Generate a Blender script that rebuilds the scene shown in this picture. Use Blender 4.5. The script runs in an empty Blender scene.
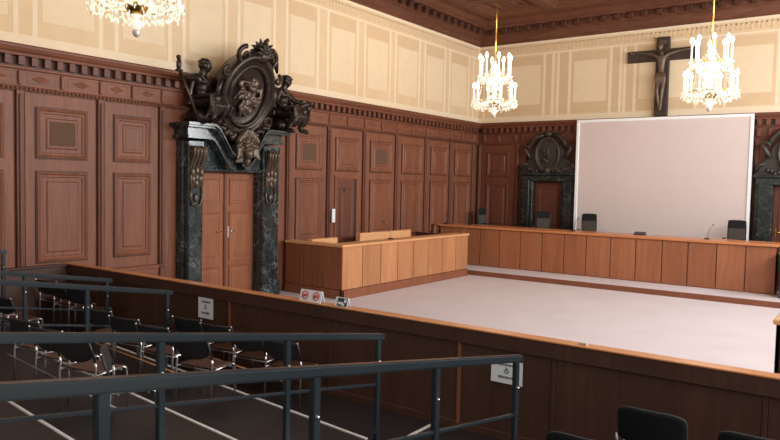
import bpy, bmesh, math, random
from mathutils import Vector, Matrix, noise
random.seed(7)
S = bpy.context.scene
COL = S.collection
PI = math.pi

# ------------------------------------------------------------------ materials
def new_mat(name):
    m = bpy.data.materials.new(name); m.use_nodes = True
    nt = m.node_tree; b = nt.nodes['Principled BSDF']
    return m, nt, b
def ramp(nt, stops):
    r = nt.nodes.new('ShaderNodeValToRGB')
    e = r.color_ramp.elements
    while len(e) < len(stops): e.new(0.5)
    for i, (p, c) in enumerate(stops):
        e[i].position = p; e[i].color = (*c, 1)
    return r
def srgb(r, g, b):
    f = lambda c: (c/255/12.92) if c/255 <= .04045 else ((c/255+.055)/1.055)**2.4
    return (f(r), f(g), f(b))
def wood(name, c1, c2, scale=(9, 9, .7), rough=.5, bump=.08, spec=.3, vary=.05):
    m, nt, b = new_mat(name)
    tc = nt.nodes.new('ShaderNodeTexCoord'); mp = nt.nodes.new('ShaderNodeMapping')
    mp.inputs['Scale'].default_value = scale
    n1 = nt.nodes.new('ShaderNodeTexNoise'); n1.inputs['Scale'].default_value = 2.2
    n1.inputs['Detail'].default_value = 6; n1.inputs['Roughness'].default_value = .62; n1.inputs['Distortion'].default_value = .5
    n2 = nt.nodes.new('ShaderNodeTexNoise'); n2.inputs['Scale'].default_value = .35; n2.inputs['Detail'].default_value = 2
    mx = nt.nodes.new('ShaderNodeMix'); mx.data_type = 'FLOAT'; mx.inputs[0].default_value = .35
    r = ramp(nt, [(.28, c1), (.72, c2)])
    L = nt.links.new
    L(tc.outputs['Object'], mp.inputs['Vector']); L(mp.outputs['Vector'], n1.inputs['Vector']); L(mp.outputs['Vector'], n2.inputs['Vector'])
    L(n1.outputs['Fac'], mx.inputs[2]); L(n2.outputs['Fac'], mx.inputs[3]); L(mx.outputs[0], r.inputs['Fac'])
    hs = nt.nodes.new('ShaderNodeHueSaturation'); oi = nt.nodes.new('ShaderNodeObjectInfo'); mr = nt.nodes.new('ShaderNodeMapRange')
    mr.inputs['To Min'].default_value = 1-vary; mr.inputs['To Max'].default_value = 1+vary
    L(oi.outputs['Random'], mr.inputs['Value']); L(mr.outputs['Result'], hs.inputs['Value']); L(r.outputs['Color'], hs.inputs['Color'])
    L(hs.outputs['Color'], b.inputs['Base Color'])
    bp = nt.nodes.new('ShaderNodeBump'); bp.inputs['Strength'].default_value = bump; bp.inputs['Distance'].default_value = .01
    L(n1.outputs['Fac'], bp.inputs['Height']); L(bp.outputs['Normal'], b.inputs['Normal'])
    b.inputs['Roughness'].default_value = rough; b.inputs['Specular IOR Level'].default_value = spec
    return m
def plain(name, c, rough=.5, metal=0, emit=None, es=0, spec=.5, noise_amt=.06, nscale=20):
    m, nt, b = new_mat(name)
    if noise_amt:
        tc = nt.nodes.new('ShaderNodeTexCoord'); n = nt.nodes.new('ShaderNodeTexNoise'); n.inputs['Scale'].default_value = nscale
        n.inputs['Detail'].default_value = 3
        r = ramp(nt, [(.25, tuple(x*(1-noise_amt) for x in c)), (.75, tuple(min(1, x*(1+noise_amt)) for x in c))])
        nt.links.new(tc.outputs['Object'], n.inputs['Vector']); nt.links.new(n.outputs['Fac'], r.inputs['Fac'])
        nt.links.new(r.outputs['Color'], b.inputs['Base Color'])
    else:
        b.inputs['Base Color'].default_value = (*c, 1)
    b.inputs['Roughness'].default_value = rough; b.inputs['Metallic'].default_value = metal
    b.inputs['Specular IOR Level'].default_value = spec
    if emit:
        b.inputs['Emission Color'].default_value = (*emit, 1); b.inputs['Emission Strength'].default_value = es
    return m
def marble(name, base, mid, vein, rough=.14, scale=4.6):
    m, nt, b = new_mat(name); L = nt.links.new
    tc = nt.nodes.new('ShaderNodeTexCoord')
    n0 = nt.nodes.new('ShaderNodeTexNoise'); n0.inputs['Scale'].default_value = 2.5; n0.inputs['Detail'].default_value = 5
    add = nt.nodes.new('ShaderNodeMixRGB'); add.blend_type = 'ADD'; add.inputs[0].default_value = .55
    n1 = nt.nodes.new('ShaderNodeTexNoise'); n1.inputs['Scale'].default_value = scale; n1.inputs['Detail'].default_value = 9
    n1.inputs['Roughness'].default_value = .7; n1.inputs['Distortion'].default_value = 1.2
    r1 = ramp(nt, [(.35, base), (.55, mid), (.75, base)])
    v = nt.nodes.new('ShaderNodeTexVoronoi'); v.feature = 'DISTANCE_TO_EDGE'; v.inputs['Scale'].default_value = scale*1.6
    r2 = ramp(nt, [(.0, (.8, .8, .8)), (.05, (.2, .2, .2)), (.14, (0, 0, 0))])
    n3 = nt.nodes.new('ShaderNodeTexNoise'); n3.inputs['Scale'].default_value = 3.4; n3.inputs['Detail'].default_value = 4
    r3 = ramp(nt, [(.45, (0, 0, 0)), (.68, (1, 1, 1))])
    mul = nt.nodes.new('ShaderNodeMixRGB'); mul.blend_type = 'MULTIPLY'; mul.inputs[0].default_value = 1
    mix = nt.nodes.new('ShaderNodeMixRGB'); mix.inputs[2].default_value = (*vein, 1)
    L(tc.outputs['Object'], n0.inputs['Vector']); L(tc.outputs['Object'], add.inputs[1]); L(n0.outputs['Color'], add.inputs[2])
    L(add.outputs[0], v.inputs['Vector']); L(tc.outputs['Object'], n1.inputs['Vector']); L(tc.outputs['Object'], n3.inputs['Vector'])
    L(n1.outputs['Fac'], r1.inputs['Fac']); L(v.outputs['Distance'], r2.inputs['Fac']); L(n3.outputs['Fac'], r3.inputs['Fac'])
    L(r2.outputs['Color'], mul.inputs[1]); L(r3.outputs['Color'], mul.inputs[2])
    L(r1.outputs['Color'], mix.inputs[1]); L(mul.outputs[0], mix.inputs[0]); L(mix.outputs[0], b.inputs['Base Color'])
    b.inputs['Roughness'].default_value = rough
    return m

M = {}
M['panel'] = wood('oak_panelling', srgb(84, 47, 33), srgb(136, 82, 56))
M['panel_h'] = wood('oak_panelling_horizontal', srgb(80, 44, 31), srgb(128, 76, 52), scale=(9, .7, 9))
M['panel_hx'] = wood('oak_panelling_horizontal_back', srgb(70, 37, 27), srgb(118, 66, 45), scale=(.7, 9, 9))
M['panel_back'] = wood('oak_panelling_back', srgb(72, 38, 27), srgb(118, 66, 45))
M['groove'] = wood('dark_oak_and_shade', srgb(44, 24, 18), srgb(78, 44, 31))  # dark oak; also paints shade behind dentils and along panel moldings
M['post'] = wood('oak_posts', srgb(70, 38, 28), srgb(112, 66, 48))
M['grille'] = plain('brown_cloth_grille', srgb(84, 58, 40), .9, noise_amt=.2, nscale=120)
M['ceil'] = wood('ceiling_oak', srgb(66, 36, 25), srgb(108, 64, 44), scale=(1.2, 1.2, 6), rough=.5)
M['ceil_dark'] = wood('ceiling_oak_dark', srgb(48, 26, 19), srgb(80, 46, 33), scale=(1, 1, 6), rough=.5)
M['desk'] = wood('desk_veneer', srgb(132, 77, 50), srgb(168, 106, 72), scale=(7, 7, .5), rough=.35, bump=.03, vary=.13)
M['desk_front_lit'] = wood('jury_front_veneer_lit', srgb(156, 98, 62), srgb(194, 136, 92), scale=(7, 7, .5), rough=.35, bump=.03, vary=.13)  # lighter copy of the veneer, daylight on the front painted in
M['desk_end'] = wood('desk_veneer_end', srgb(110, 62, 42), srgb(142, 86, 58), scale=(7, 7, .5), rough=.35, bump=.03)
M['desk_top'] = wood('desk_top_veneer_lit', srgb(204, 140, 92), srgb(228, 170, 120), scale=(5, .6, 5), rough=.28, bump=.02)  # lightened to paint in daylight grazing the ledge edges
M['bench_top'] = wood('bench_top_veneer', srgb(178, 104, 62), srgb(206, 134, 84), scale=(.6, 5, 5), rough=.28, bump=.02)
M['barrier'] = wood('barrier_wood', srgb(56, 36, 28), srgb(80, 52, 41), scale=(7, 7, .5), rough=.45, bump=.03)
M['barrier_cap'] = wood('barrier_cap_wood_lit', srgb(170, 104, 62), srgb(206, 138, 88), scale=(.6, 5, 5), rough=.3, bump=.02)  # bright copy of the barrier wood, light on the top painted in
M['door'] = wood('door_oak', srgb(106, 58, 36), srgb(148, 88, 56), scale=(8, 8, .6))
M['door_dark'] = wood('door_oak_dark', srgb(70, 36, 26), srgb(104, 56, 39), scale=(8, 8, .6))
M['seat'] = wood('seat_wood', srgb(54, 33, 27), srgb(76, 48, 38), scale=(6, 1, 6), rough=.5)
M['link'] = plain('link_rail_wood', srgb(196, 142, 92), .4)
M['marble'] = marble('dark_green_marble', srgb(17, 21, 22), srgb(40, 48, 49), srgb(132, 142, 142))
M['marble_dk'] = marble('black_marble', srgb(15, 18, 18), srgb(32, 37, 35), srgb(88, 96, 88), rough=.25)
M['bronze'] = plain('dark_bronze', srgb(52, 42, 36), .34, .65, noise_amt=.4, nscale=9)
M['bronze_lt'] = plain('worn_bronze', srgb(104, 84, 66), .38, .5, noise_amt=.4, nscale=14)
M['bronze_mid'] = plain('patinated_bronze', srgb(84, 70, 58), .36, .5, noise_amt=.4, nscale=14)
M['green_stone'] = plain('carved_green_stone', srgb(48, 42, 35), .5, .2, noise_amt=.4, nscale=9)
M['cream_base'] = plain('frieze_tan_paint', srgb(216, 186, 146), .9, noise_amt=.04, nscale=3)
M['cream_line'] = plain('frieze_cream_paint', srgb(228, 207, 175), .9, noise_amt=.03, nscale=4)
M['cream_rect'] = plain('frieze_pale_paint', srgb(224, 200, 164), .9, noise_amt=.03, nscale=4)
M['cream_dark'] = plain('frieze_dark_tan_paint', srgb(208, 177, 137), .9, noise_amt=.03, nscale=4)
M['carpet'] = plain('pale_carpet', srgb(204, 191, 191), .95, noise_amt=.05, nscale=1.2, spec=.1)
M['tier'] = plain('dark_floor_covering', srgb(36, 31, 32), .5, noise_amt=.12, nscale=3, spec=.4)
M['nosing'] = plain('white_step_nosing', srgb(226, 220, 214), .45)
M['rail'] = plain('anthracite_metal', srgb(30, 38, 42), .24, .0, spec=.8, noise_amt=.05)
M['chrome'] = plain('chrome', (.78, .80, .82), .28, 1, noise_amt=0)
M['black'] = plain('black_plastic', srgb(30, 31, 33), .5, noise_amt=.1)
M['black_fab'] = plain('black_fabric', srgb(26, 27, 29), .85, noise_amt=.2, nscale=90, spec=.2)
M['mesh_fab'] = plain('grey_mesh_fabric', srgb(66, 58, 53), .8, noise_amt=.2, nscale=160)
M['white'] = plain('white_lacquer', srgb(236, 236, 236), .4, noise_amt=.02)
M['screen'] = plain('projection_fabric', srgb(207, 190, 184), .85, noise_amt=.02, nscale=2, spec=.15)
M['paper'] = plain('white_paper', srgb(226, 232, 236), .8, noise_amt=.02)
M['ink'] = plain('dark_ink', srgb(70, 78, 86), .8, noise_amt=0)
M['red'] = plain('sign_red', srgb(206, 92, 96), .6, noise_amt=0)
M['signgreen'] = plain('sign_green', srgb(22, 62, 54), .6, noise_amt=0)
M['cross'] = wood('dark_cross_wood', srgb(38, 28, 24), srgb(62, 48, 40), rough=.6)
M['corpus'] = plain('aged_bronze_corpus', srgb(92, 74, 60), .45, .4, noise_amt=.25, nscale=12)
M['gold'] = plain('polished_brass', srgb(206, 156, 70), .25, 1, noise_amt=.04)
M['crystal'] = plain('glowing_cut_crystal', (.48, .45, .40), .08, 0, emit=(1, .87, .70), es=.60, noise_amt=0, spec=.8)  # crystal glows by itself, standing in for scattered lamp light
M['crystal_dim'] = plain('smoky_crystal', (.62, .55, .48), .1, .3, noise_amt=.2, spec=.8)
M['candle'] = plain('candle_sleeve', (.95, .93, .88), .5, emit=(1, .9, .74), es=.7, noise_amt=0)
M['bulb'] = plain('lamp_bulb', (1, .95, .85), .4, emit=(1, .86, .64), es=16, noise_amt=0)
M['silver'] = plain('brushed_nickel', (.75, .74, .72), .3, 1, noise_amt=0)

# ------------------------------------------------------------------ mesh builder
class MB:
    def __init__(s): s.v = []; s.f = []; s.sm = []
    def add(s, vs, fs, smooth=False):
        o = len(s.v); s.v += [Vector(p) for p in vs]
        for f in fs: s.f.append([i+o for i in f]); s.sm.append(smooth)
        return s
    def box(s, x0, x1, y0, y1, z0, z1, ch=0):
        if x0 > x1: x0, x1 = x1, x0
        if y0 > y1: y0, y1 = y1, y0
        if z0 > z1: z0, z1 = z1, z0
        c = min(ch, (x1-x0)*.4, (y1-y0)*.4, (z1-z0)*.4)
        if c <= 0:
            vs = [(x, y, z) for x in (x0, x1) for y in (y0, y1) for z in (z0, z1)]
            fs = [(0, 1, 3, 2), (4, 6, 7, 5), (0, 4, 5, 1), (2, 3, 7, 6), (0, 2, 6, 4), (1, 5, 7, 3)]
            return s.add(vs, fs)
        bm = bmesh.new(); bmesh.ops.create_cube(bm, size=1)
        for v in bm.verts: v.co = Vector(((x0+x1)/2+v.co.x*(x1-x0), (y0+y1)/2+v.co.y*(y1-y0), (z0+z1)/2+v.co.z*(z1-z0)))
        bmesh.ops.bevel(bm, geom=bm.edges[:], offset=c, segments=1, affect='EDGES', profile=.5)
        s.bm(bm); return s
    def bm(s, bm, smooth=False):
        bm.verts.index_update()
        s.add([v.co.copy() for v in bm.verts], [[v.index for v in f.verts] for f in bm.faces], smooth); bm.free(); return s
    def prism(s, poly, axis, a, b, smooth=False):
        """polygon of 2D points extruded along axis 'x','y','z' between a and b; 2D order = the two other axes in xyz order"""
        def P(p, t):
            return {'x': (t, p[0], p[1]), 'y': (p[0], t, p[1]), 'z': (p[0], p[1], t)}[axis]
        n = len(poly)
        vs = [P(p, a) for p in poly] + [P(p, b) for p in poly]
        fs = [[i, (i+1) % n, n+(i+1) % n, n+i] for i in range(n)]
        s.add(vs, fs, smooth)
        s.add([P(p, a) for p in poly], [list(range(n))]); s.add([P(p, b) for p in poly], [list(range(n))])
        return s
    def tube(s, pts, r, n=8, caps=True):
        pts = [Vector(p) for p in pts]; rs = r if isinstance(r, (list, tuple)) else [r]*len(pts)
        vs = []; fs = []; prev = None
        for i, p in enumerate(pts):
            t = (pts[min(i+1, len(pts)-1)]-pts[max(i-1, 0)]).normalized()
            if prev is None:
                u = t.orthogonal().normalized()
            else:
                u = (prev - t*prev.dot(t)); u = u.normalized() if u.length > 1e-5 else t.orthogonal().normalized()
            prev = u; w = t.cross(u)
            for k in range(n):
                a = 2*PI*k/n; vs.append(p + (u*math.cos(a)+w*math.sin(a))*rs[i])
        for i in range(len(pts)-1):
            for k in range(n):
                fs.append([i*n+k, i*n+(k+1) % n, (i+1)*n+(k+1) % n, (i+1)*n+k])
        s.add(vs, fs, True)
        if caps:
            s.add([vs[k] for k in range(n)], [list(range(n))]); s.add([vs[-n+k] for k in range(n)], [list(range(n))])
        return s
    def lathe(s, prof, c=(0, 0, 0), n=16):
        c = Vector(c); vs = []; fs = []
        for r, z in prof:
            for k in range(n):
                a = 2*PI*k/n; vs.append(c+Vector((r*math.cos(a), r*math.sin(a), z)))
        for i in range(len(prof)-1):
            for k in range(n):
                fs.append([i*n+k, i*n+(k+1) % n, (i+1)*n+(k+1) % n, (i+1)*n+k])
        return s.add(vs, fs, True)
    def ball(s, c, r, u=10, v=7, mat=None):
        r = (r, r, r) if not isinstance(r, (tuple, list)) else r
        bm = bmesh.new(); bmesh.ops.create_uvsphere(bm, u_segments=u, v_segments=v, radius=1)
        for q in bm.verts:
            p = Vector((q.co.x*r[0], q.co.y*r[1], q.co.z*r[2]))
            if mat is not None: p = mat @ p
            q.co = p + Vector(c)
        return s.bm(bm, True)
    def nest(s, O, U, V, N, rect, prof, cap=True):
        """nested rectangles lofted: prof = [(inset, height)...] inside rect (u0,u1,v0,v1)"""
        O, U, V, N = map(Vector, (O, U, V, N)); u0, u1, v0, v1 = rect
        rings = []
        for ins, h in prof:
            rings.append([O+U*a+V*b+N*h for a, b in ((u0+ins, v0+ins), (u1-ins, v0+ins), (u1-ins, v1-ins), (u0+ins, v1-ins))])
        vs = [p for r in rings for p in r]; fs = []
        for i in range(len(rings)-1):
            for k in range(4):
                fs.append([i*4+k, i*4+(k+1) % 4, (i+1)*4+(k+1) % 4, (i+1)*4+k])
        if cap: fs.append([len(vs)-4+k for k in range(4)])
        return s.add(vs, fs)
    def ellring(s, c, U, V, N, a, b, prof, n=40, cap=True):
        """elliptical loft: prof = [(scale, height)...]"""
        c, U, V, N = map(Vector, (c, U, V, N)); vs = []; fs = []
        for sc, h in prof:
            for k in range(n):
                t = 2*PI*k/n; vs.append(c+U*(a*sc*math.cos(t))+V*(b*sc*math.sin(t))+N*h)
        for i in range(len(prof)-1):
            for k in range(n):
                fs.append([i*n+k, i*n+(k+1) % n, (i+1)*n+(k+1) % n, (i+1)*n+k])
        if cap: fs.append([len(vs)-n+k for k in range(n)])
        return s.add(vs, fs, True)
    def mesh(s, name, off=(0, 0, 0)):
        me = bpy.data.meshes.new(name); off = Vector(off)
        me.from_pydata([tuple(p-off) for p in s.v], [], s.f)
        me.polygons.foreach_set('use_smooth', s.sm); me.update()
        bm = bmesh.new(); bm.from_mesh(me); bmesh.ops.remove_doubles(bm, verts=bm.verts, dist=1e-5)
        bmesh.ops.recalc_face_normals(bm, faces=bm.faces); bm.to_mesh(me); bm.free()
        return me

def root_of(o):
    p = Vector((0, 0, 0))
    while o is not None: p += o.location; o = o.parent
    return p
def obj(name, mb, mat, parent=None, local=False):
    """one mesh object; geometry of mb is in world coordinates unless local"""
    me = mb if isinstance(mb, bpy.types.Mesh) else mb.mesh(name, (0, 0, 0) if (local or parent is None) else root_of(parent))
    me.materials.clear(); me.materials.append(M[mat])
    o = bpy.data.objects.new(name, me); COL.objects.link(o)
    if parent is not None: o.parent = parent
    return o
def tag(o, label, cat, group=None, kind=None):
    if label: o['label'] = label
    if cat: o['category'] = cat
    if group: o['group'] = group
    if kind: o['kind'] = kind
    return o
def single(name, mb, mat, label, cat, loc=None, group=None):
    """a thing that is one mesh; origin at loc"""
    loc = Vector(loc) if loc is not None else Vector((0, 0, 0))
    me = mb.mesh(name, loc); me.materials.append(M[mat])
    o = bpy.data.objects.new(name, me); o.location = loc; COL.objects.link(o)
    return tag(o, label, cat, group)
def thing(name, label, cat, loc=(0, 0, 0), rotz=0, group=None):
    o = bpy.data.objects.new(name, None); o.empty_display_size = .2; COL.objects.link(o)
    o.location = loc; o.rotation_euler = (0, 0, rotz)
    return tag(o, label, cat, group)
def struct(name, mb, mat, label=None):
    o = obj(name, mb, mat); o['kind'] = 'structure'
    if label: o['label'] = label
    return o
def dup(root, loc, rotz, label, group=None):
    def cp(o, parent):
        c = o.copy(); COL.objects.link(c)
        if parent is not None: c.parent = parent
        for ch in list(o.children): cp(ch, c)
        return c
    r = cp(root, None); r.location = loc; r.rotation_euler = (0, 0, rotz); r['label'] = label
    if group: r['group'] = group
    return r

def remeshed(mb, voxel, smooth_it=2, extra_meshes=()):
    """fuse overlapping pieces into one continuous surface"""
    me = mb.mesh('tmp')
    o = bpy.data.objects.new('tmp', me); COL.objects.link(o)
    md = o.modifiers.new('r', 'REMESH'); md.mode = 'VOXEL'; md.voxel_size = voxel; md.use_smooth_shade = True
    sm = o.modifiers.new('s', 'SMOOTH'); sm.iterations = smooth_it; sm.factor = .5
    dg = bpy.context.evaluated_depsgraph_get(); dg.update()
    out = bpy.data.meshes.new_from_object(o.evaluated_get(dg))
    bpy.data.objects.remove(o); bpy.data.meshes.remove(me)
    out.polygons.foreach_set('use_smooth', [True]*len(out.polygons))
    return out

# ------------------------------------------------------------------ camera
CX, CY, CZ = 11.9508, -21.6712, 2.6904
yaw, pit, rol, FOC = .6282, -.0536, .0213, 686.14
fw = Vector((-math.sin(yaw)*math.cos(pit), math.cos(yaw)*math.cos(pit), math.sin(pit)))
rt = Vector((math.cos(yaw), math.sin(yaw), 0)); up = rt.cross(fw)
r2 = rt*math.cos(rol)+up*math.sin(rol); u2 = up*math.cos(rol)-rt*math.sin(rol)
cam = bpy.data.cameras.new('camera'); cam.sensor_width = 36; cam.lens = FOC/780*36; cam.clip_end = 200; cam.clip_start = .05
co = bpy.data.objects.new('camera', cam); COL.objects.link(co)
co.matrix_world = Matrix(((r2.x, u2.x, -fw.x, CX), (r2.y, u2.y, -fw.y, CY), (r2.z, u2.z, -fw.z, CZ), (0, 0, 0, 1)))
S.camera = co

# ------------------------------------------------------------------ room shell
XR, YF = 15.0, -23.5       # right and rear limits of what is modelled
ZW, ZC, ZT = 4.88, 7.54, 8.42
WL = struct('wall_left', MB().box(-.3, 0, YF, .3, -.1, ZC+1.2), 'panel', 'left wall with oak panelling below a painted frieze')
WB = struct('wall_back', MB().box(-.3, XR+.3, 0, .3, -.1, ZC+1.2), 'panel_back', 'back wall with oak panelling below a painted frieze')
FL = struct('floor', MB().box(-.3, XR+.3, -15.1, .3, -.25, 0), 'carpet', 'pale carpet of the court area')
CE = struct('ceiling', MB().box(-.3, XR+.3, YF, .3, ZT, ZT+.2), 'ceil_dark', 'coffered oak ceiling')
XH = Vector((1, 0, 0)); YH = Vector((0, 1, 0)); ZH = Vector((0, 0, 1))

# --- wall cornice of the panelling
prof = [(0, 4.12), (.06, 4.12), (.07, 4.15), (.06, 4.18), (.035, 4.20), (.035, 4.46), (.07, 4.48), (.07, 4.50), (.075, 4.51), (.075, 4.67),
        (.19, 4.68), (.20, 4.72), (.24, 4.75), (.27, 4.80), (.28, 4.80), (.28, 4.835), (.30, 4.85), (0, 4.885)]
mb = MB().prism([(x, z) for x, z in prof], 'y', YF, 0)
cl = struct('trim_1', mb, 'panel_h', 'oak cornice with dentils along the left wall')
mb = MB().prism([(-x, z) for x, z in prof], 'x', 0, XR)
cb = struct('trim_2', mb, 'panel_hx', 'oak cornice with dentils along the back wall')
# dentil blocks under the cornice
mb = MB(); y = -.3
while y > YF+1: mb.box(.07, .17, y, y-.10, 4.535, 4.675); y -= .22
obj('dentil_row', mb, 'post', cl)
obj('dentil_shade', MB().box(.07, .078, YF, 0, 4.515, 4.672), 'groove', cl)  # dark strip painting the deep shade between the dentils
mb = MB(); x = .3
while x < XR: mb.box(x, x+.11, -.18, -.07, 4.52, 4.675); x += .22
obj('dentil_row', mb, 'panel_hx', cb)
obj('dentil_shade', MB().box(0, XR, -.078, -.07, 4.515, 4.672), 'groove', cb)  # painted shade strip again, behind the back wall dentils
mb = MB(); y = -.2
while y > YF+1: mb.ball((.066, y, 4.15), (.022, .028, .026), 6, 4); y -= .075
obj('bead_molding', mb, 'groove', cl)

PY = [-.37, -1.9, -3.4, -5.0, -6.55, -8.05, -9.55]         # posts between bays, left wall
PY2 = [-13.15, -14.48, -15.95, -17.45, -18.95, -20.45]
RAISE = [(0, 0), (0, .035), (.035, .05), (.06, .03), (.085, .03), (.10, .012), (.16, .012), (.185, .03), (.20, .03)]
def raised_panel(mb, O, U, V, N, rect): mb.nest(O, U, V, N, rect, RAISE)
def posts(ys):
    for y in ys:
        p = MB().box(0, .07, y-.065, y+.065, 0, 4.13, .01)
        p.box(.02, .10, y-.03, y+.03, .95, 4.05, .012).box(.02, .11, y-.08, y+.08, 0, .9, .01)
        obj('pilaster', p, 'post', WL)
posts(PY); posts(PY2)
def bay_left(y0, y1, dark=False, door=False):
    """y0 > y1; panels of one bay on the left wall"""
    m0, m1 = y1+.16+.12, y0-.16-.12
    O = (.0, 0, 0)
    fr = MB()
    fr.box(0, .025, y1+.09, y0-.09, .95, 4.1, .008)          # bay field
    f = obj('wall_panel', fr, 'panel', WL)
    up_ = MB(); raised_panel(up_, (.025, 0, 0), YH, ZH, XH, (m0, m1, 3.0, 3.86)); obj('upper_panel', up_, 'panel', f)
    ip = MB().nest((.025, 0, 0), YH, ZH, XH, (m0+.22, m1-.22, 3.22, 3.64), [(0, .034), (.01, .038)])
    obj('panel_inset', ip, 'grille' if dark else 'panel', f)
    if not door:
        lo = MB(); raised_panel(lo, (.025, 0, 0), YH, ZH, XH, (m0, m1, 1.18, 2.76)); obj('lower_panel', lo, 'panel', f)
    gm = MB()
    for (a, b) in ((3.0, 3.86), (1.18, 2.76)):
        if door and a < 2: continue
        gm.nest((.025, 0, 0), YH, ZH, XH, (m0-.02, m1+.02, a-.02, b+.02), [(0, 0), (0, .02), (.025, .02), (.03, .04)], cap=False)
    obj('panel_molding', gm, 'groove', f)  # dark molding with its shadow line painted into the colour
    b = MB().box(0, .06, y1+.07, y0-.07, 0, .92, .01).box(0, .08, y1+.07, y0-.07, .88, .95, .01).box(0, .09, y1+.07, y0-.07, 0, .18, .01)
    obj('dado', b, 'panel_h', f)
for k in range(len(PY)-1): bay_left(PY[k], PY[k+1], dark=(k in (5, 3)), door=(k == 4))
for k in range(len(PY2)-1): bay_left(PY2[k], PY2[k+1], dark=(k == 1))
# frieze lozenges and blocks
fb = MB(); fl = MB()
for ys in (PY, PY2):
    for k, y in enumerate(ys):
        fb.box(.03, .08, y-.03, y+.03, 4.215, 4.45, .012)
        if k+1 < len(ys):
            ym = (y+ys[k+1])/2
            fb.box(.03, .08, ym-.03, ym+.03, 4.215, 4.45, .012)
            for a, b in ((y, ym), (ym, ys[k+1])):
                c = (a+b)/2; h = abs(a-b)/2-.12
                fb.nest((.035, 0, 0), YH, ZH, XH, (c-h, c+h, 4.235, 4.435), [(0, 0), (0, .004), (.008, .004), (.012, 0)], cap=False)
                fl.add([(.04, c-h*.7, 4.335), (.04, c, 4.27), (.04, c+h*.7, 4.335), (.04, c, 4.40), (.065, c, 4.335)],
                       [(0, 1, 4), (1, 2, 4), (2, 3, 4), (3, 0, 4)])
obj('frieze_block', fb, 'panel', cl); obj('frieze_lozenge', fl, 'panel', cl)
fb = MB()
for x in (.3, .85, 1.5, 1.75, 2.3, 3.2, 3.6, 8.9, 9.2, 9.5, 9.9, 10.5):
    fb.box(x-.05, x+.05, -.10, -.03, 4.215, 4.45, .012)
obj('frieze_block', fb, 'panel_back', cb)

# --- back wall panels
def bay_back(x0, x1):
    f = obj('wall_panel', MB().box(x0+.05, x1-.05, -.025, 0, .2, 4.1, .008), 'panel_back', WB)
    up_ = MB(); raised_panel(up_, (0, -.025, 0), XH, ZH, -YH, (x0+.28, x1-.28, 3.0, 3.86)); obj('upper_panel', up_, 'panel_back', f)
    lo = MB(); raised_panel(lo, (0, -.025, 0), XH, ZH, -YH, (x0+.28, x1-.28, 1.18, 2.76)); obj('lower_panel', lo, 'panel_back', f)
def post_back(x):
    p = MB().box(x-.065, x+.065, -.07, 0, 0, 4.13, .01).box(x-.03, x+.03, -.10, -.02, .95, 4.05, .012)
    obj('pilaster', p, 'post', WB)
bay_back(.15, 1.55); post_back(.12); post_back(1.58); post_back(1.86); post_back(8.88)
for x0 in (4.0, 5.5, 7.0): bay_back(x0, x0+1.5)
# --- painted frieze
ST = [(-15.99, -15.67), (-14.46, -14.14), (-12.95, -12.61), (-11.49, -11.14), (-10.04, -9.63), (-8.51, -8.13), (-6.91, -6.58), (-5.39, -5.11), (-3.85, -3.54), (-2.35, -2.04), (-.78, -.45)]
ST = [(-20.5, -20.2), (-19.0, -18.7), (-17.5, -17.2)]+ST
bs = obj('painted_field', MB().box(0, .006, YF, 0, 4.85, ZC), 'cream_base', WL)
ln = MB(); rc = MB(); dk = MB()
ln.box(0, .012, YF, 0, 4.87, 5.06); ln.box(0, .011, YF, 0, 7.10, 7.15); ln.box(0, .011, YF, 0, 7.47, 7.54)
for k, (a, b) in enumerate(ST):
    for y in (a, b): ln.box(0, .012, y-.045, y+.045, 5.06, 7.10)
    if k: 
        p = ST[k-1][1]; rc.box(0, .0115, p+.13, a-.13, 5.34, 6.72); dk.box(0, .009, p+.07, a-.07, 6.74, 7.06)
obj('painted_stripes', ln, 'cream_line', WL); obj('painted_rectangles', rc, 'cream_rect', WL); obj('painted_shade', dk, 'cream_dark', WL)
def meander(mb, put, t0, t1, z0, z1, step, w):
    t = t0
    while t < t1-step:
        put(mb, t, t+step*.62, z1-w, z1); put(mb, t+step*.62-w, t+step*.62, z0, z1); put(mb, t+step*.62, t+step, z0, z0+w); put(mb, t+step-w*.4, t+step+w*.6, z0, z1)
        t += step
k_ = MB(); meander(k_, lambda m, a, b, c, d: m.box(0, .011, a, b, c, d), -22, 0, 7.22, 7.42, .26, .04)
obj('key_pattern', k_, 'cream_dark', WL)
obj('painted_field', MB().box(0, XR, -.006, 0, 4.85, ZC), 'cream_base', WB)
ln = MB(); rc = MB(); dk = MB()
ln.box(0, XR, -.012, 0, 4.87, 5.06); ln.box(0, XR, -.011, 0, 7.10, 7.15); ln.box(0, XR, -.011, 0, 7.47, 7.54)
bx = [.2, .55, 2.45, 2.75, 2.93, 3.33, 4.67, 4.98, 5.11, 5.42, 7.2, 7.5, 7.66, 7.98, 9.3, 9.66, 9.82, 10.14, 12.0, 12.3, 12.5, 12.8]
for x in bx: ln.box(x-.04, x+.04, -.012, 0, 5.06, 7.10)
for a, b in ((.55, 2.45), (3.33, 4.67), (5.42, 7.2), (7.98, 9.3), (10.14, 12.0)):
    rc.box(a+.13, b-.13, -.0115, 0, 5.44, 6.76); dk.box(a+.07, b-.07, -.009, 0, 5.10, 7.04)
for a, b in ((2.45, 2.75), (2.93, 3.33), (5.11, 5.42), (4.67, 4.98)): dk.box(a+.05, b-.05, -.009, 0, 5.1, 7.06)
obj('painted_stripes', ln, 'cream_line', WB); obj('painted_rectangles', rc, 'cream_rect', WB); obj('painted_shade', dk, 'cream_dark', WB)
k_ = MB(); meander(k_, lambda m, a, b, c, d: m.box(a, b, -.011, 0, c, d), 0, XR-.3, 7.22, 7.42, .26, .04)
obj('key_pattern', k_, 'cream_dark', WB)

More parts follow.
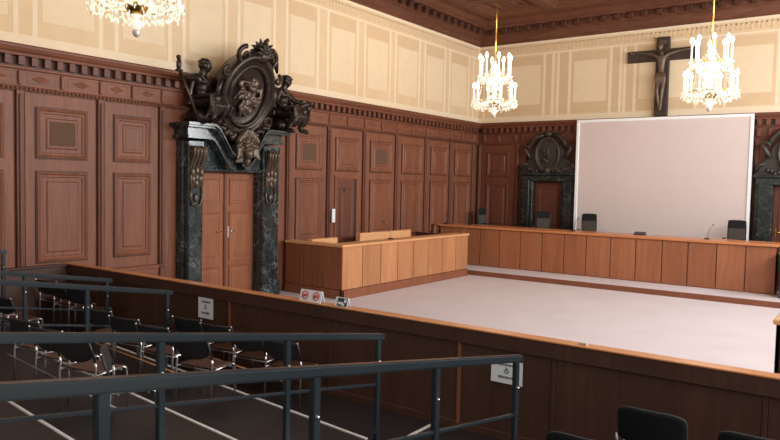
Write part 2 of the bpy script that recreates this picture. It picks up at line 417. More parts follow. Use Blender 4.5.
# --- ceiling cornice and coffers
cp = [(0, ZC), (.07, ZC), (.07, 7.60), (.12, 7.66), (.14, 7.80), (.20, 7.84), (.24, 7.84), (.24, 8.02), (.46, 8.03), (.5, 8.07), (.5, 8.14), (.56, 8.2), (.62, 8.24), (.9, 8.26), (.95, 8.30), (.95, ZT), (0, ZT)]
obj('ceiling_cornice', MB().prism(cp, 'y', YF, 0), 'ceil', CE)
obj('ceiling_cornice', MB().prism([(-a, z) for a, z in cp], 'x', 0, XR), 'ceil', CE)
mb = MB(); y = -.62
while y > YF+1: mb.box(.23, .42, y, y-.17, 7.86, 8.02, .02); y -= .42
x = .62
while x < XR: mb.box(x, x+.17, -.42, -.23, 7.86, 8.02, .02); x += .42
obj('modillion_row', mb, 'ceil_dark', CE)
bmn = MB(); cf = MB(); P = 2.05
xs = [.95+P*k for k in range(8)]; ys = [-.95-P*k for k in range(12)]
for x in xs: bmn.box(x-.02, x+.34, YF, -.9, 8.2, ZT, .03)
for y in ys: bmn.box(.9, XR, y-.34, y+.02, 8.206, ZT, .03)
for x in xs[:-1]:
    for y in ys[:-1]:
        cf.nest((0, 0, ZT), XH, YH, -ZH, (x+.34, x+P-.02, y-P+.02, y-.34), [(0, .2), (.08, .14), (.12, .14), (.16, .06), (.30, .06), (.34, .12), (.42, .12), (.46, .05), (.6, .05), (.7, .12)])
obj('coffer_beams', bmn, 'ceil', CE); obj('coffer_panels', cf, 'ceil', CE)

# ------------------------------------------------------------------ audience floor in tiers
WD = Vector((.9944, -.1055, 0))
def wy(x, p): return p[1]+(x-p[0])*WD.y/WD.x
EDGE = [(5.65, -16.13), (5.53, -17.29), (5.24, -18.47), (5.2, -19.62), (5.2, -20.77), (5.2, -21.9)]
STEP = .15
fr_ = MB().box(-.3, XR, -17.6, -15.1, -.25, 0)
struct('floor_audience', fr_, 'tier', 'dark floor in front of the seating tiers')
for k, e in enumerate(EDGE):
    z = STEP*(k+1)
    nx = EDGE[k+1] if k+1 < len(EDGE) else (5.2, -24.5)
    poly = [(-.3, wy(-.3, e)), (XR, wy(XR, e)), (XR, wy(XR, nx)-.02), (-.3, wy(-.3, nx)-.02)]
    t = struct('seating_tier', MB().prism(poly, 'z', -.25+STEP*k, z), 'tier', 'dark stepped seating tier')
    a, b = 2.13, 7.88
    ns = MB(); n_ = Vector((WD.y, -WD.x, 0))*.028
    A = Vector((a, wy(a, e), z)); B = Vector((b, wy(b, e), z))
    ns.add([A, B, B+n_, A+n_, A+ZH*.012, B+ZH*.012, B+n_+ZH*.012, A+n_+ZH*.012], [(0, 1, 2, 3), (4, 5, 6, 7), (0, 1, 5, 4), (1, 2, 6, 5), (2, 3, 7, 6), (3, 0, 4, 7)])
    obj('step_nosing', ns, 'nosing', t)
e0 = MB().box(7.92, 7.95, -16.2, -15.24, 0, .012)
tag(single('floor_strip', e0, 'nosing', 'short white edge strip on the dark floor near the barrier', 'floor strip', (7.93, -15.7, 0)), None, None)

# ------------------------------------------------------------------ main door and portal on the left wall
PC = -11.52
d1 = thing('door_1', 'tall double door of red-brown oak inside the marble portal', None, (0.03, PC, 0)); d1['kind'] = 'structure'
PX = .035
def leaf(y0, y1, hinge):
    f = MB().box(.0, PX, y0, y1, 0, 2.86, .006)
    o = obj('door_leaf', f, 'door', d1)
    for a, b in ((.14, .78), (.90, 1.98), (2.12, 2.72)):
        q = MB().nest((PX, 0, 0), YH, ZH, XH, (y0+.11, y1-.11, a, b), [(0, 0), (.0, .022), (.03, .018), (.045, .003), (.085, .003), (.12, .010)])
        obj('door_panel', q, 'door', o)
    return o
lf = leaf(-12.36, PC-.012, 0); lr = leaf(PC+.012, -10.66, 1)
obj('meeting_strip', MB().box(PX, PX+.03, PC-.035, PC+.03, 0, 2.86, .008), 'door_dark', d1)
def lever(y, s, mat, par):
    h = MB().box(PX, PX+.012, y-.022, y+.022, 1.40, 1.66, .006).tube([(PX, y, 1.55), (PX+.06, y, 1.55), (PX+.065, y+s*.13, 1.545)], .012, 8)
    obj('door_handle', h, mat, par)
lever(PC-.12, -1, 'gold', lf); lever(PC+.10, 1, 'silver', lr)

po = thing('marble_portal', 'tall dark marble portal with bronze cartouche framing the double door on the left wall', 'portal', (0, PC, 0))
def jamb(s):
    """s=-1 near (left in view), +1 far; built about PC"""
    def Y(a): return PC+s*a
    m = MB()
    wo = 1.27 if s < 0 else 1.42; wi = 1.22 if s < 0 else 1.35
    m.box(0, .22, Y(.84), Y(wo), 0, 3.48, .012)
    m.box(.1, .36, Y(.85), Y(wi), 0, 3.48, .02)            # front pilaster
    m.box(.1, .40, Y(.82), Y(wi+.04), 0, .30, .02).box(.1, .385, Y(.83), Y(wi+.03), .30, .36, .015)
    m.box(.1, .38, Y(.84), Y(wi+.02), 3.36, 3.48, .015)
    o = obj('jamb', m, 'marble', po)
    # scroll console with leaf carving
    c = MB()
    pr = []
    for i in range(25):
        t = i/24; z = 3.36-.86*t; xx = .36+.17*(1-t)**1.2*(1 if i else .9)+.035*math.sin(t*PI*3)
        pr.append((xx, z))
    poly = [(.3, 3.36)]+pr+[(.3, 2.5)]
    yc = Y(1.05)
    c.prism([(x, z) for x, z in poly], 'y', yc-.15, yc+.15)
    for w in (-1, 0, 1):                     # fluted front, volutes and a hanging leaf
        c.tube([(p[0]+.004, yc+w*.09, p[1]) for p in pr[1:17:2]], [.034-.0015*i for i in range(8)], 8)
    for w in (-1, 1):
        c.tube([(.45+.075*math.cos(a)*(1-a/13), yc+w*.155, 3.26+.085*math.sin(a)*(1-a/13)) for a in [i*.5 for i in range(20)]], .018, 6)
        c.tube([(p[0]-.01, yc+w*.145, p[1]) for p in pr[::3]], .02, 6)
    c.ball((.50, yc, 3.30), (.06, .16, .055), 12, 8)
    for j, (n_l, zl, wl_) in enumerate(((3, 2.86, .11), (3, 2.72, .09), (1, 2.60, .0))):
        for i in range(n_l):
            w = 0 if n_l == 1 else -1+i
            c.ball((.415-.012*j, yc+w*wl_, zl-.03*abs(w)), (.045, .055, .10), 8, 6)
    for w in (-1, 1):
        c.tube([(.385, yc+w*.13, 2.52), (.39, yc+w*.15, 2.32), (.385, yc+w*.1, 2.16), (.385, yc, 2.12)], .022, 6)
    c.ball((.385, yc, 2.30), (.035, .06, .09), 8, 6)
    obj('console', c, 'bronze_mid', po)
    return o
jamb(-1); jamb(1)
# lintel panel
li = MB().box(0, .26, PC-.84, PC+.84, 2.87, 3.5, .01)
li.nest((.26, 0, 0), YH, ZH, XH, (PC-.80, PC-.16, 2.96, 3.40), [(0, 0), (0, .025), (.03, .025), (.05, .004), (.09, .004), (.11, .02)])
li.nest((.26, 0, 0), YH, ZH, XH, (PC+.16, PC+.80, 2.96, 3.40), [(0, 0), (0, .025), (.03, .025), (.05, .004), (.09, .004), (.11, .02)])
li.box(0, .32, PC-.86, PC+.86, 2.86, 2.92, .012)
obj('lintel', li, 'marble', po)
# swan-neck entablature
def swan(s):
    up_c = []; 
    for i in range(29):
        a = 1.44-1.30*i/28
        d = max(0, min(1, (.78-a)/.58)); dz = .60*(d*d*(3-2*d))
        up_c.append((a, 3.83-dz))
    layers = [(.0, .05, .66), (.05, .09, .60), (.09, .25, .46), (.25, .31, .53)]   # depth below the top, x of front
    m = MB()
    for t0, t1, xf in layers:
        ins = .66-xf
        pts = [(PC+s*(min(a, 1.44-ins*.6)), z-t0) for a, z in up_c]+[(PC+s*(min(a, 1.44-ins*.6)), z-t1) for a, z in reversed(up_c)]
        m.prism(pts, 'x', 0, xf)
    return obj('entablature', m, 'marble' if s < 0 else 'marble_dk', po)
swan(-1); swan(1)
# central grotesque mask over the lintel
mk = MB()
mc = Vector((.60, PC+.10, 3.50))
mk.ball(mc, (.17, .19, .27)); mk.ball(mc+Vector((.15, 0, -.02)), (.07, .05, .09)); mk.ball(mc+Vector((.10, 0, -.24)), (.10, .12, .12))
for w in (-1, 1):
    mk.ball(mc+Vector((.13, w*.085, .07)), (.05, .06, .035)); mk.ball(mc+Vector((.12, w*.10, -.07)), (.07, .07, .07)); mk.ball(mc+Vector((.0, w*.22, .0)), (.08, .07, .15))
    for k in range(5): mk.ball(mc+Vector((.06, w*(.06+.05*k), .24-.05*k)), (.08, .06, .09))
    for k in range(5): mk.tube([mc+Vector((.05, w*.16, -.1-.04*k)), mc+Vector((.07, w*(.26+.02*k), -.16-.05*k)), mc+Vector((.05, w*(.30), -.06-.06*k))], [.05, .045, .02], 6)
mk.box(.2, .58, PC-.15, PC+.15, 3.06, 3.45)
mk.ball(mc+Vector((.04, 0, -.40)), (.09, .08, .12))
obj('grotesque_mask', remeshed(mk, .018, 2), 'bronze_mid', None)
gm_ = bpy.data.objects['grotesque_mask']; gm_.parent = po
for v in gm_.data.vertices: v.co -= po.location
# cartouche: body behind, oval relief, scrolled rim, crown of plumes
ct = MB(); cc = Vector((.66, PC+.05, 4.50)); NV = Vector((.94, 0, -.33)).normalized(); UV = YH; VV = Vector((.33, 0, .94)).normalized()
ct.ellring(cc, UV, VV, NV, .70, .90, [(.75, -.5), (.9, -.4), (1.0, -.12), (1.04, 0), (1.03, .07), (.96, .12), (.88, .10), (.85, .05), (.78, .05)], 56, cap=False)
ct.ellring(cc, UV, VV, NV, .70, .90, [(.80, .05), (.76, .10), (.70, .10), (.67, .03)], 56, cap=False)
for k in range(56):
    t = 2*PI*k/56; ct.ball(cc+UV*(.74*.70*math.cos(t))+VV*(.74*.9*math.sin(t))+NV*.09, .024, 6, 4)
obj('cartouche_frame', ct, 'bronze', po)
bk = MB().ellring(cc, UV, VV, NV, .54, .70, [(1.0, .02), (.96, -.01), (.3, .02)], 40)
bd = obj('oval_field', bk, 'bronze', po)
rl = MB(); random.seed(21)
for k in range(34):
    a = random.uniform(0, 2*PI); r = random.uniform(0, .75)**.8
    p = cc+UV*(.40*r*math.cos(a))+VV*(.56*r*math.sin(a))+NV*.03
    rl.ball(p, (.06, random.uniform(.03, .08), random.uniform(.04, .11)), 8, 6)
for (u_, v_, s_) in ((.05, .18, .085), (-.10, -.02, .07), (.14, -.08, .07), (.0, -.25, .08)):
    rl.ball(cc+UV*u_+VV*v_+NV*.08, s_, 8, 6)
for q in range(7):
    a0 = random.uniform(0, 6.28)
    rl.tube([cc+UV*(.12*math.cos(a0))+VV*(.15*math.sin(a0))+NV*.07, cc+UV*(.3*math.cos(a0+.3))+VV*(.33*math.sin(a0+.3))+NV*.09, cc+UV*(.38*math.cos(a0+.8))+VV*(.46*math.sin(a0+.8))+NV*.05], [.045, .04, .02], 6)
rme = remeshed(rl, .016, 1)
for v in rme.vertices: v.co -= po.location
obj('relief_figures', rme, 'bronze_mid', po)
sc = MB()
def spiral(c0, r0, turns, s, start, rad, ax=NV):
    pts = []
    for i in range(26):
        t = i/25; a = start+s*turns*2*PI*t; r = r0*(1-.8*t)
        pts.append(c0+UV*(r*math.cos(a))+VV*(r*math.sin(a))+NV*(.05+.05*t))
    sc.tube(pts, [rad*(1-.5*i/25) for i in range(26)], 7)
for w in (-1, 1):
    sc = MB()
    spiral(cc+UV*w*.36+VV*.84, .20, 1.3, -w, PI/2, .055); spiral(cc+UV*w*.72+VV*.45, .11, 1.2, -w, PI/2, .045)
    spiral(cc+UV*w*.68-VV*.52, .16, 1.2, w, -PI/2, .055); spiral(cc+UV*w*.42-VV*.88, .2, 1.2, w, -PI/2, .05)
    sc.tube([cc+UV*w*.75+VV*.3, cc+UV*w*.80, cc+UV*w*.74-VV*.35], [.05, .07, .05], 7)
    sc.tube([cc+UV*w*.2-VV*.95, cc+UV*w*.5-VV*.98+NV*.1, cc+UV*w*.82-VV*.75+NV*.08], [.07, .06, .03], 7)
    obj('scrollwork', sc, 'bronze', po)
# plumed crest leaning to the right of the top
cr = MB(); c1 = cc+VV*.90+UV*.15
cr.ball(c1-VV*.02, (.16, .2, .16)); cr.ball(c1+VV*.10+NV*.05, (.09, .09, .12)); cr.ball(c1+VV*.20+UV*.03, (.06, .06, .09))
for k, (a, l) in enumerate(((-1.25, .24), (-.85, .27), (-.45, .28), (-.1, .31), (.3, .28), (.7, .27), (1.1, .26), (1.5, .22))):
    d = UV*math.sin(a)+VV*math.cos(a); e = UV*math.sin(a+.5*(1 if a > 0 else -1))+VV*math.cos(a+.9*(1 if a > 0 else -1))
    for q in (-.05, .05):
        cr.tube([c1+NV*q, c1+d*l*.55+NV*(q*2), c1+d*l*.9+NV*q*2, c1+d*l*.95+e*l*.25+NV*q*2], [.06, .05, .035, .012], 6)
cr.tube([c1+VV*.2, c1+VV*.32, c1+VV*.36+UV*.05, c1+VV*.32+UV*.09], [.05, .04, .035, .02], 6)
for w in (-1, 1): cr.tube([c1, c1+UV*w*.25-VV*.02, c1+UV*w*.45-VV*.12, c1+UV*w*.55-VV*.30], [.09, .09, .07, .03], 7)
obj('plumed_crest', cr, 'bronze', po)
sp = MB().tube([cc+VV*.84-UV*.1, cc+VV*.80-UV*.55], .012, 6); obj('crest_spear', sp, 'bronze', po)
# carved leaf swags below the cartouche
random.seed(4)
for w in (-1, 1):
    sw = MB()
    for k in range(12):
        t = k/11; yy = PC+w*(.15+.62*t); zz = 3.58+.30*t+.04*math.sin(k*2.2)
        sw.ball((.56-.02*t, yy, zz), (.08, .08, .08*(1.2-.5*t)), 7, 5)
    obj('leaf_swag', sw, 'bronze', po)

# ------------------------------------------------------------------ figures (continuous skinned bodies)
def skin_mesh(joints, bones, root, sub=2):
    me = bpy.data.meshes.new('tmp'); names = list(joints)
    me.from_pydata([joints[n][:3] for n in names], [(names.index(a), names.index(b)) for a, b in bones], [])
    o = bpy.data.objects.new('tmp', me); COL.objects.link(o)
    sk = o.modifiers.new('s', 'SKIN'); sk.use_smooth_shade = True
    for i, n in enumerate(names):
        r = joints[n][3]; r = r if isinstance(r, tuple) else (r, r)
        me.skin_vertices[0].data[i].radius = r; me.skin_vertices[0].data[i].use_root = (n == root)
    sb = o.modifiers.new('u', 'SUBSURF'); sb.levels = sub; sb.render_levels = sub
    dg = bpy.context.evaluated_depsgraph_get(); dg.update()
    out = bpy.data.meshes.new_from_object(o.evaluated_get(dg))
    bpy.data.objects.remove(o); bpy.data.meshes.remove(me)
    return out
def mesh_into(mb, me, mat=None):
    mb.add([(mat @ v.co) if mat else v.co.copy() for v in me.vertices], [list(p.vertices) for p in me.polygons], True)
    bpy.data.meshes.remove(me)
def head_into(mb, c, s, R, hair='short'):
    """head of height 2*s*1.15 around c; R rotates, face toward +X of R"""
    def B(p, r): mb.ball(Vector(c)+R @ (Vector(p)*s), tuple(x*s for x in r), 12, 8, R)
    B((0, 0, .1), (.86, .70, .88)); B((.2, 0, -.42), (.58, .52, .58)); B((.42, 0, -.80), (.26, .26, .2))
    B((.80, 0, -.12), (.2, .12, .26)); B((.92, 0, -.24), (.12, .14, .1)); B((.62, 0, .2), (.24, .5, .12))
    B((.72, 0, -.52), (.14, .24, .06)); B((.70, 0, -.64), (.14, .2, .06))
    for w in (-1, 1):
        B((.66, w*.27, .03), (.12, .14, .09)); B((.0, w*.72, -.1), (.16, .1, .26)); B((.5, w*.36, -.3), (.24, .2, .22))
    if hair == 'short':
        for k in range(22):
            a = k*2.4; h = .15+.85*((k*7) % 22)/22
            rr = math.sqrt(max(0, 1-h*h)); p = (-.12+.82*rr*math.cos(a), .72*rr*math.sin(a), .15+.85*h)
            if p[0] > .55 and p[2] < .5: continue
            B(p, (.26, .24, .22))
        B((-.4, 0, 0), (.6, .68, .7))
    else:   # helmet-like cap
        B((-.05, 0, .45), (1.0, .85, .62)); B((.3, 0, .42), (.85, .7, .12))
def hand_into(mb, wrist, d, n, s=1.0, curl=.5):
    """palm plus five tapered fingers; d = pointing direction, n = palm normal"""
    d = Vector(d).normalized(); n = Vector(n); n = (n-d*n.dot(d)).normalized(); w = d.cross(n); W0 = Vector(wrist)
    Rm = Matrix((d, w, n)).transposed()
    mb.ball(W0+d*.055*s, (.062*s, .046*s, .022*s), 10, 7, Rm)
    for k, (o, l) in enumerate(((-.033, .075), (-.011, .088), (.011, .082), (.033, .062))):
        p = W0+d*.10*s+w*o*s; a = curl
        p1 = p+(d*math.cos(a)+n*math.sin(a))*l*.5*s; p2 = p1+(d*math.cos(2*a)+n*math.sin(2*a))*l*.32*s; p3 = p2+(d*math.cos(3*a)+n*math.sin(3*a))*l*.25*s
        mb.tube([p-d*.02*s, p, p1, p2, p3], [.012*s, .0115*s, .0105*s, .0095*s, .006*s], 7)
    p = W0+d*.03*s-w*.035*s
    mb.tube([p, p+(-w*.7+d*.6+n*.3)*.045*s, p+(-w*.5+d*1.2+n*.8)*.06*s], [.016*s, .013*s, .008*s], 7)

def seated_statue(name, label, loc, heading, mirror, hair, right):
    """local frame: figure faces +X, sits with pelvis at z=.30; mirror flips y"""
    k = -1 if mirror else 1
    J = dict(pel=(0, 0, .30, (.17, .15)), waist=(-.02, 0, .48, (.14, .12)), chest=(.0, 0, .66, (.18, .13)), neckb=(.02, 0, .83, (.09, .08)), neck=(.05, 0, .92, .075),
             shL=(.0, .19, .77, .085), shR=(.0, -.19, .77, .085),
             hipL=(.06, .11, .28, .12), kneeL=(.42, .16, .34, .095), ankL=(.36, .17, -.08, .055), toeL=(.50, .19, -.12, .045),
             hipR=(.06, -.11, .28, .12), kneeR=(.36, -.20, .26, .095), ankR=(.22, -.22, -.10, .055), toeR=(.36, -.24, -.13, .045))
    if right:
        J.update(elL=(.18, .25, .60, .06), wrL=(.36, .32, .54, .045), elR=(-.02, -.30, .54, .06), wrR=(.14, -.28, .40, .042))
        tips = ((.36, .32, .54), (.8, .45, -.05)), ((.14, -.28, .40), (.8, .2, -.3))
    else:
        J.update(elL=(.02, .46, .72, .06), wrL=(.06, .72, .72, .045), elR=(.05, -.27, .55, .06), wrR=(.26, -.24, .44, .042))
        tips = ((.06, .72, .72), (.25, .8, .35)), ((.26, -.24, .44), (.9, .1, -.3))
    bones = [('pel', 'waist'), ('waist', 'chest'), ('chest', 'neckb'), ('neckb', 'neck'), ('chest', 'shL'), ('chest', 'shR'), ('shL', 'elL'), ('elL', 'wrL'), ('shR', 'elR'), ('elR', 'wrR'),
             ('pel', 'hipL'), ('hipL', 'kneeL'), ('kneeL', 'ankL'), ('ankL', 'toeL'), ('pel', 'hipR'), ('hipR', 'kneeR'), ('kneeR', 'ankR'), ('ankR', 'toeR')]
    J = {n: (v[0], v[1]*k, v[2], v[3]) for n, v in J.items()}
    mb = MB(); R1 = lambda r: sum(r)/2 if isinstance(r, tuple) else r
    for a, b in bones:                     # tapered limbs, fused below into one continuous surface
        pa, pb = Vector(J[a][:3]), Vector(J[b][:3]); ra, rb = R1(J[a][3]), R1(J[b][3])
        mid = pa.lerp(pb, .4); mb.tube([pa, mid, pb], [ra, ra*.55+rb*.5, rb], 12)
    for n, v in J.items(): mb.ball(v[:3], R1(v[3]), 14, 9)
    mb.ball((0, 0, .72), (.13, .19, .14), 14, 9)
    hr = Matrix.Rotation(-.5*k if not right else .35*k, 3, 'Z') @ Matrix.Rotation(.15, 3, 'Y')
    head_into(mb, (.08, 0, 1.02), .135, hr, hair)
    for (w, d) in tips: hand_into(mb, (w[0], w[1]*k, w[2]), (d[0], d[1]*k, d[2]), (0, 0, -1) if right else (1, 0, 0), 1.1, .55)
    mb.ball((.02, .09*k, .69), (.15, .08, .08)); mb.ball((.02, -.09*k, .69), (.15, .08, .08))
    root = thing(name, label, 'statue', loc, heading)
    body = obj('body', remeshed(mb, .016, 2), 'bronze', root, local=True)
    # drapery over the lap falling in folds, and the block the figure sits on
    dr = MB()
    for i in range(9):
        yy = (-.30+.6*i/8)
        kx = .44-.05*math.cos(i*1.9)
        sag = .10*abs(math.sin(i*1.3)); kn = .5+.5*math.cos((abs(yy)-.18)*9)
        dr.tube([(-.16, yy*.8, .36), (.12, yy*.85, .36+.03*kn), (.34+.06*kn, yy*.9, .34+.07*kn), (kx+.01, yy*.95, .20), (kx-.06, yy*(.9+.2*(i % 2)), .04+sag*.3), (kx-.12+.05*math.sin(i*2.3), yy*1.05, -.08+sag)], [.045, .05, .05, .042, .038, .03], 8)
    dr.ball((-.02, 0, .31), (.24, .27, .13))
    obj('drapery', remeshed(dr, .015, 1), 'bronze', root, local=True)
    rk = MB().ball((-.06, 0, -.02), (.26, .27, .16), 12, 8).ball((-.12, .1, .08), (.18, .2, .14), 10, 7).ball((.05, -.12, .0), (.18, .18, .16), 10, 7)
    obj('rock_seat', remeshed(rk, .02, 1), 'bronze', root, local=True)
    root.scale = (1.1, 1.1, 1.03)
    ck = MB()                              # cloak over the shoulders and down the back
    for i in range(11):
        a = PI*(.12+.76*i/10); yy = .21*math.cos(a); xx = .02-.15*math.sin(a)
        ck.tube([(xx*.5+.02, yy*.85, .84), (xx, yy*1.05, .74), (xx-.05, yy*1.15, .50), (xx-.06-.03*(i % 2), yy*1.25, .22)], [.04, .05, .05, .045], 8)
    for i in range(4): ck.tube([(.10, -.17+.03*i, .80-.02*i), (.15, -.02+.02*i, .68-.03*i), (.12, .15, .52-.03*i)], .03, 7)
    obj('cloak', remeshed(ck, .016, 1), 'bronze', root, local=True)
    at_ = MB()
    if right:
        at_.tube([(.34, .14*k, .44), (.42, .32*k, .53), (.50, .48*k, .55), (.54, .56*k, .5)], [.05, .055, .045, .02], 8)
        at_.tube([(.42, .34*k, .53), (.46, .40*k, .40), (.42, .42*k, .28)], [.045, .055, .02], 8).ball((.48, .42*k, .55), (.08, .1, .06))
        obj('horn', at_, 'bronze', root, local=True)
    else:
        at_.tube([(.09, .84*k, .86), (.16, .66*k, .4), (.24, .44*k, -.12)], [.022, .028, .034], 8)
        at_.ball((.09, .84*k, .90), (.05, .05, .12)).ball((.09, .85*k, 1.03), .045).ball((.09, .83*k, .79), (.06, .09, .03))
        obj('staff', at_, 'bronze', root, local=True)
    return root
seated_statue('seated_statue', 'dark bronze seated figure holding a raised staff, left of the cartouche on the portal', (.34, -12.42, 3.975), .32, True, 'short', False)
seated_statue('seated_statue', 'bronze seated figure with cap and outstretched arm, right of the cartouche on the portal', (.30, -10.04, 3.975), .40, False, 'cap', True)

# ------------------------------------------------------------------ jib door in the left wall panelling
d2 = thing('door_2', 'narrow dark jib door in the panelling behind the jury box', None, (.03, -7.3, 0)); d2['kind'] = 'structure'
fr2 = MB().nest((.025, 0, 0), YH, ZH, XH, (-7.80, -6.82, -.05, 2.86), [(0, 0), (0, .035), (.07, .035), (.08, .0)], cap=False)
obj('door_frame', fr2, 'panel', d2)
lf2 = obj('door_leaf', MB().box(.026, .034, -7.72, -6.92, 0, 2.76), 'post', d2)
obj('door_panel', MB().nest((.034, 0, 0), YH, ZH, XH, (-7.58, -7.04, 1.25, 2.55), [(0, 0), (0, .014), (.03, .012), (.045, .003), (.1, .003), (.12, .01)]), 'post', lf2)
obj('lock_plate', MB().box(.044, .052, -7.45, -7.36, 2.42, 2.52, .004), 'black', lf2)
obj('door_gap_shade', MB().box(.034, .045, -6.965, -6.92, 0, 2.76), 'black', d2)  # black strip painting the shade in the gap beside the leaf
wp = thing('wall_control_panel', 'narrow white switch panel on the wood beside the jib door', 'switch panel', (.10, -7.88, 1.62))
obj('cover_plate', MB().box(.065, .105, -7.95, -7.83, 1.62, 1.98, .008), 'white', wp)
sw_ = MB()
for k in range(3): sw_.box(.105, .112, -7.93, -7.85, 1.66+.11*k, 1.74+.11*k, .004)
obj('switch_rocker', sw_, 'paper', wp)

# ------------------------------------------------------------------ portals on the back wall
def back_portal(xc, label, dlabel, idx):
    t = thing('carved_portal', label, 'portal', (xc, 0, 0))
    m = MB()
    for s in (-1, 1):
        a, b = xc+s*.50, xc+s*.94
        j = MB().box(a, b, -.30, -.105, 0, 3.0, .015).box(xc+s*.60, xc+s*.86, -.36, -.2, .4, 2.9, .015).box(xc+s*.48, xc+s*.97, -.36, -.105, 0, .35, .02)
        obj('jamb', j, 'marble_dk', t)
    l = MB().box(xc-.94, xc+.94, -.32, -.105, 2.86, 3.06, .015).box(xc-1.0, xc+1.0, -.40, -.105, 3.06, 3.14, .015)
    obj('lintel', l, 'marble_dk', t)
    # sloping shoulders and scroll pediment
    sh = MB()
    pts = [(-.98, 3.14), (-.90, 3.34), (-.74, 3.52), (-.60, 3.68), (-.58, 3.86), (-.40, 4.08), (0, 4.24), (.40, 4.08), (.58, 3.86), (.60, 3.68), (.74, 3.52), (.90, 3.34), (.98, 3.14)]
    sh.prism([(xc+a, z) for a, z in pts], 'y', -.24, -.105)
    obj('pediment', sh, 'green_stone', t)
    for s in (-1, 1):
        sw2 = MB()
        path = [(xc+s*.60, -.28, 3.60), (xc+s*.72, -.30, 3.80), (xc+s*.82, -.30, 3.98), (xc+s*.66, -.32, 4.02), (xc+s*.62, -.32, 3.92)]
        sw2.tube(path, [.06, .07, .07, .06, .035], 8)
        sw2.tube([(xc+s*.12, -.26, 4.40), (xc+s*.40, -.28, 4.33), (xc+s*.58, -.28, 4.12), (xc+s*.64, -.28, 3.92)], [.06, .075, .07, .05], 8)
        sw2.tube([(xc+s*.95, -.28, 3.22), (xc+s*.86, -.3, 3.42), (xc+s*.70, -.3, 3.44)], [.05, .06, .03], 8)
        for k in range(6): sw2.ball((xc+s*(.2+.09*k), -.30, 3.22+.06*math.sin(k*1.7)), (.06, .05, .07), 7, 5)
        obj('scrollwork', sw2, 'green_stone', t)
    sw2 = MB()
    obj('carved_keystone', MB().ball((xc, -.30, 4.42), (.14, .09, .10)), 'green_stone', t)
    obj('carved_boss', MB().ball((xc, -.32, 3.22), (.14, .08, .12)), 'green_stone', t)
    ov = MB().ellring((xc, -.26, 3.74), XH, ZH, -YH, .42, .56, [(1.05, -.02), (1.04, .08), (.96, .12), (.88, .08), (.84, .06), (.80, .09), (.76, .05)], 40, cap=False)
    ov.ellring((xc, -.26, 3.74), XH, ZH, -YH, .33, .44, [(1, .03), (.5, .05)], 30)
    obj('oval_cartouche', ov, 'green_stone', t)
    rr = MB(); random.seed(idx)
    for k in range(12):
        a = random.uniform(0, 6.28); r = random.uniform(0, .7)
        rr.ball((xc+.26*r*math.cos(a), -.33, 3.74+.36*r*math.sin(a)), (random.uniform(.03, .08), .05, random.uniform(.04, .1)), 7, 5)
    obj('relief', rr, 'green_stone', t)
    d = thing('door_%d' % idx, dlabel, None, (xc, 0, 0)); d['kind'] = 'structure'
    f = obj('door_leaf', MB().box(xc-.50, xc+.50, -.05, -.0, 0, 2.86, .005), 'door_dark', d)
    for a, b in ((.2, 1.3), (1.45, 2.65)):
        obj('door_panel', MB().nest((0, -.05, 0), XH, ZH, -YH, (xc-.36, xc+.36, a, b), [(0, 0), (0, .018), (.04, .014), (.05, .003), (.10, .003), (.13, .010)]), 'door_dark', f)
    obj('door_handle', MB().box(xc-.43, xc-.39, -.065, -.05, 1.42, 1.66, .004).tube([(xc-.41, -.05, 1.56), (xc-.41, -.11, 1.56), (xc-.30, -.115, 1.56)], .011, 8), 'gold', f)
back_portal(2.78, 'dark green carved stone portal left of the screen on the back wall', 'brown panelled door in the portal left of the screen', 3)
back_portal(9.86, 'dark carved stone portal cropped at the right edge beyond the screen', 'brown door with brass handle at the right edge', 4)

# ------------------------------------------------------------------ projection screen and cross
sc_ = thing('projection_screen', 'large white framed projection screen standing before the back wall', 'screen', (6.3, -.42, .70))
fm = MB().nest((0, -.42, 0), XH, ZH, -YH, (3.80, 8.83, .76, 4.82), [(0, -.06), (0, .02), (.075, .02), (.09, 0), (.09, -.03)], cap=False)
obj('screen_frame', fm, 'white', sc_)
obj('screen_fabric', MB().box(3.86, 8.77, -.415, -.39, .84, 4.75), 'screen', sc_)
obj('screen_back', MB().box(3.82, 8.81, -.385, -.36, .78, 4.80), 'black', sc_)
for x in (4.2, 8.4):
    ft = MB(); ft.box(x-.04, x+.04, -.38, -.30, .702, 4.0, .01).box(x-.04, x+.04, -.75, -.13, .702, .74, .01)
    obj('screen_stand', ft, 'rail', sc_)
cx_ = 6.27
crs = thing('crucifix', 'large dark wooden cross with carved figure on the upper back wall', 'crucifix', (cx_, -.10, 4.88))
obj('upright_beam', MB().box(cx_-.19, cx_+.19, -.20, -.06, 4.88, 7.22, .012), 'cross', crs)
obj('cross_beam', MB().box(cx_-1.03, cx_+1.03, -.18, -.07, 6.52, 6.86, .012), 'cross', crs)
obj('title_plaque', MB().box(cx_-.10, cx_+.10, -.215, -.195, 7.0, 7.12, .004), 'corpus', crs)
q = -.29
J = dict(pel=(cx_, q, 5.90, (.10, .08)), waist=(cx_, q, 6.08, (.09, .07)), chest=(cx_, q, 6.30, (.13, .085)), neckb=(cx_, q-.01, 6.46, (.06, .05)), neck=(cx_-.01, q-.03, 6.52, .045),
         hl=(cx_-.07, q, 5.84, .085), kl=(cx_-.07, q-.09, 5.50, .06), al=(cx_-.025, q-.02, 5.14, .038), tl=(cx_-.02, q-.05, 5.02, .03),
         hr=(cx_+.07, q, 5.84, .085), kr=(cx_+.06, q-.09, 5.50, .06), ar=(cx_+.025, q-.03, 5.13, .038), tr=(cx_+.02, q-.06, 5.01, .03),
         sl=(cx_-.15, q, 6.43, .06), el=(cx_-.42, q+.05, 6.56, .042), wl=(cx_-.70, q+.08, 6.68, .03), sr=(cx_+.15, q, 6.43, .06), er=(cx_+.42, q+.05, 6.56, .042), wr=(cx_+.70, q+.08, 6.68, .03))
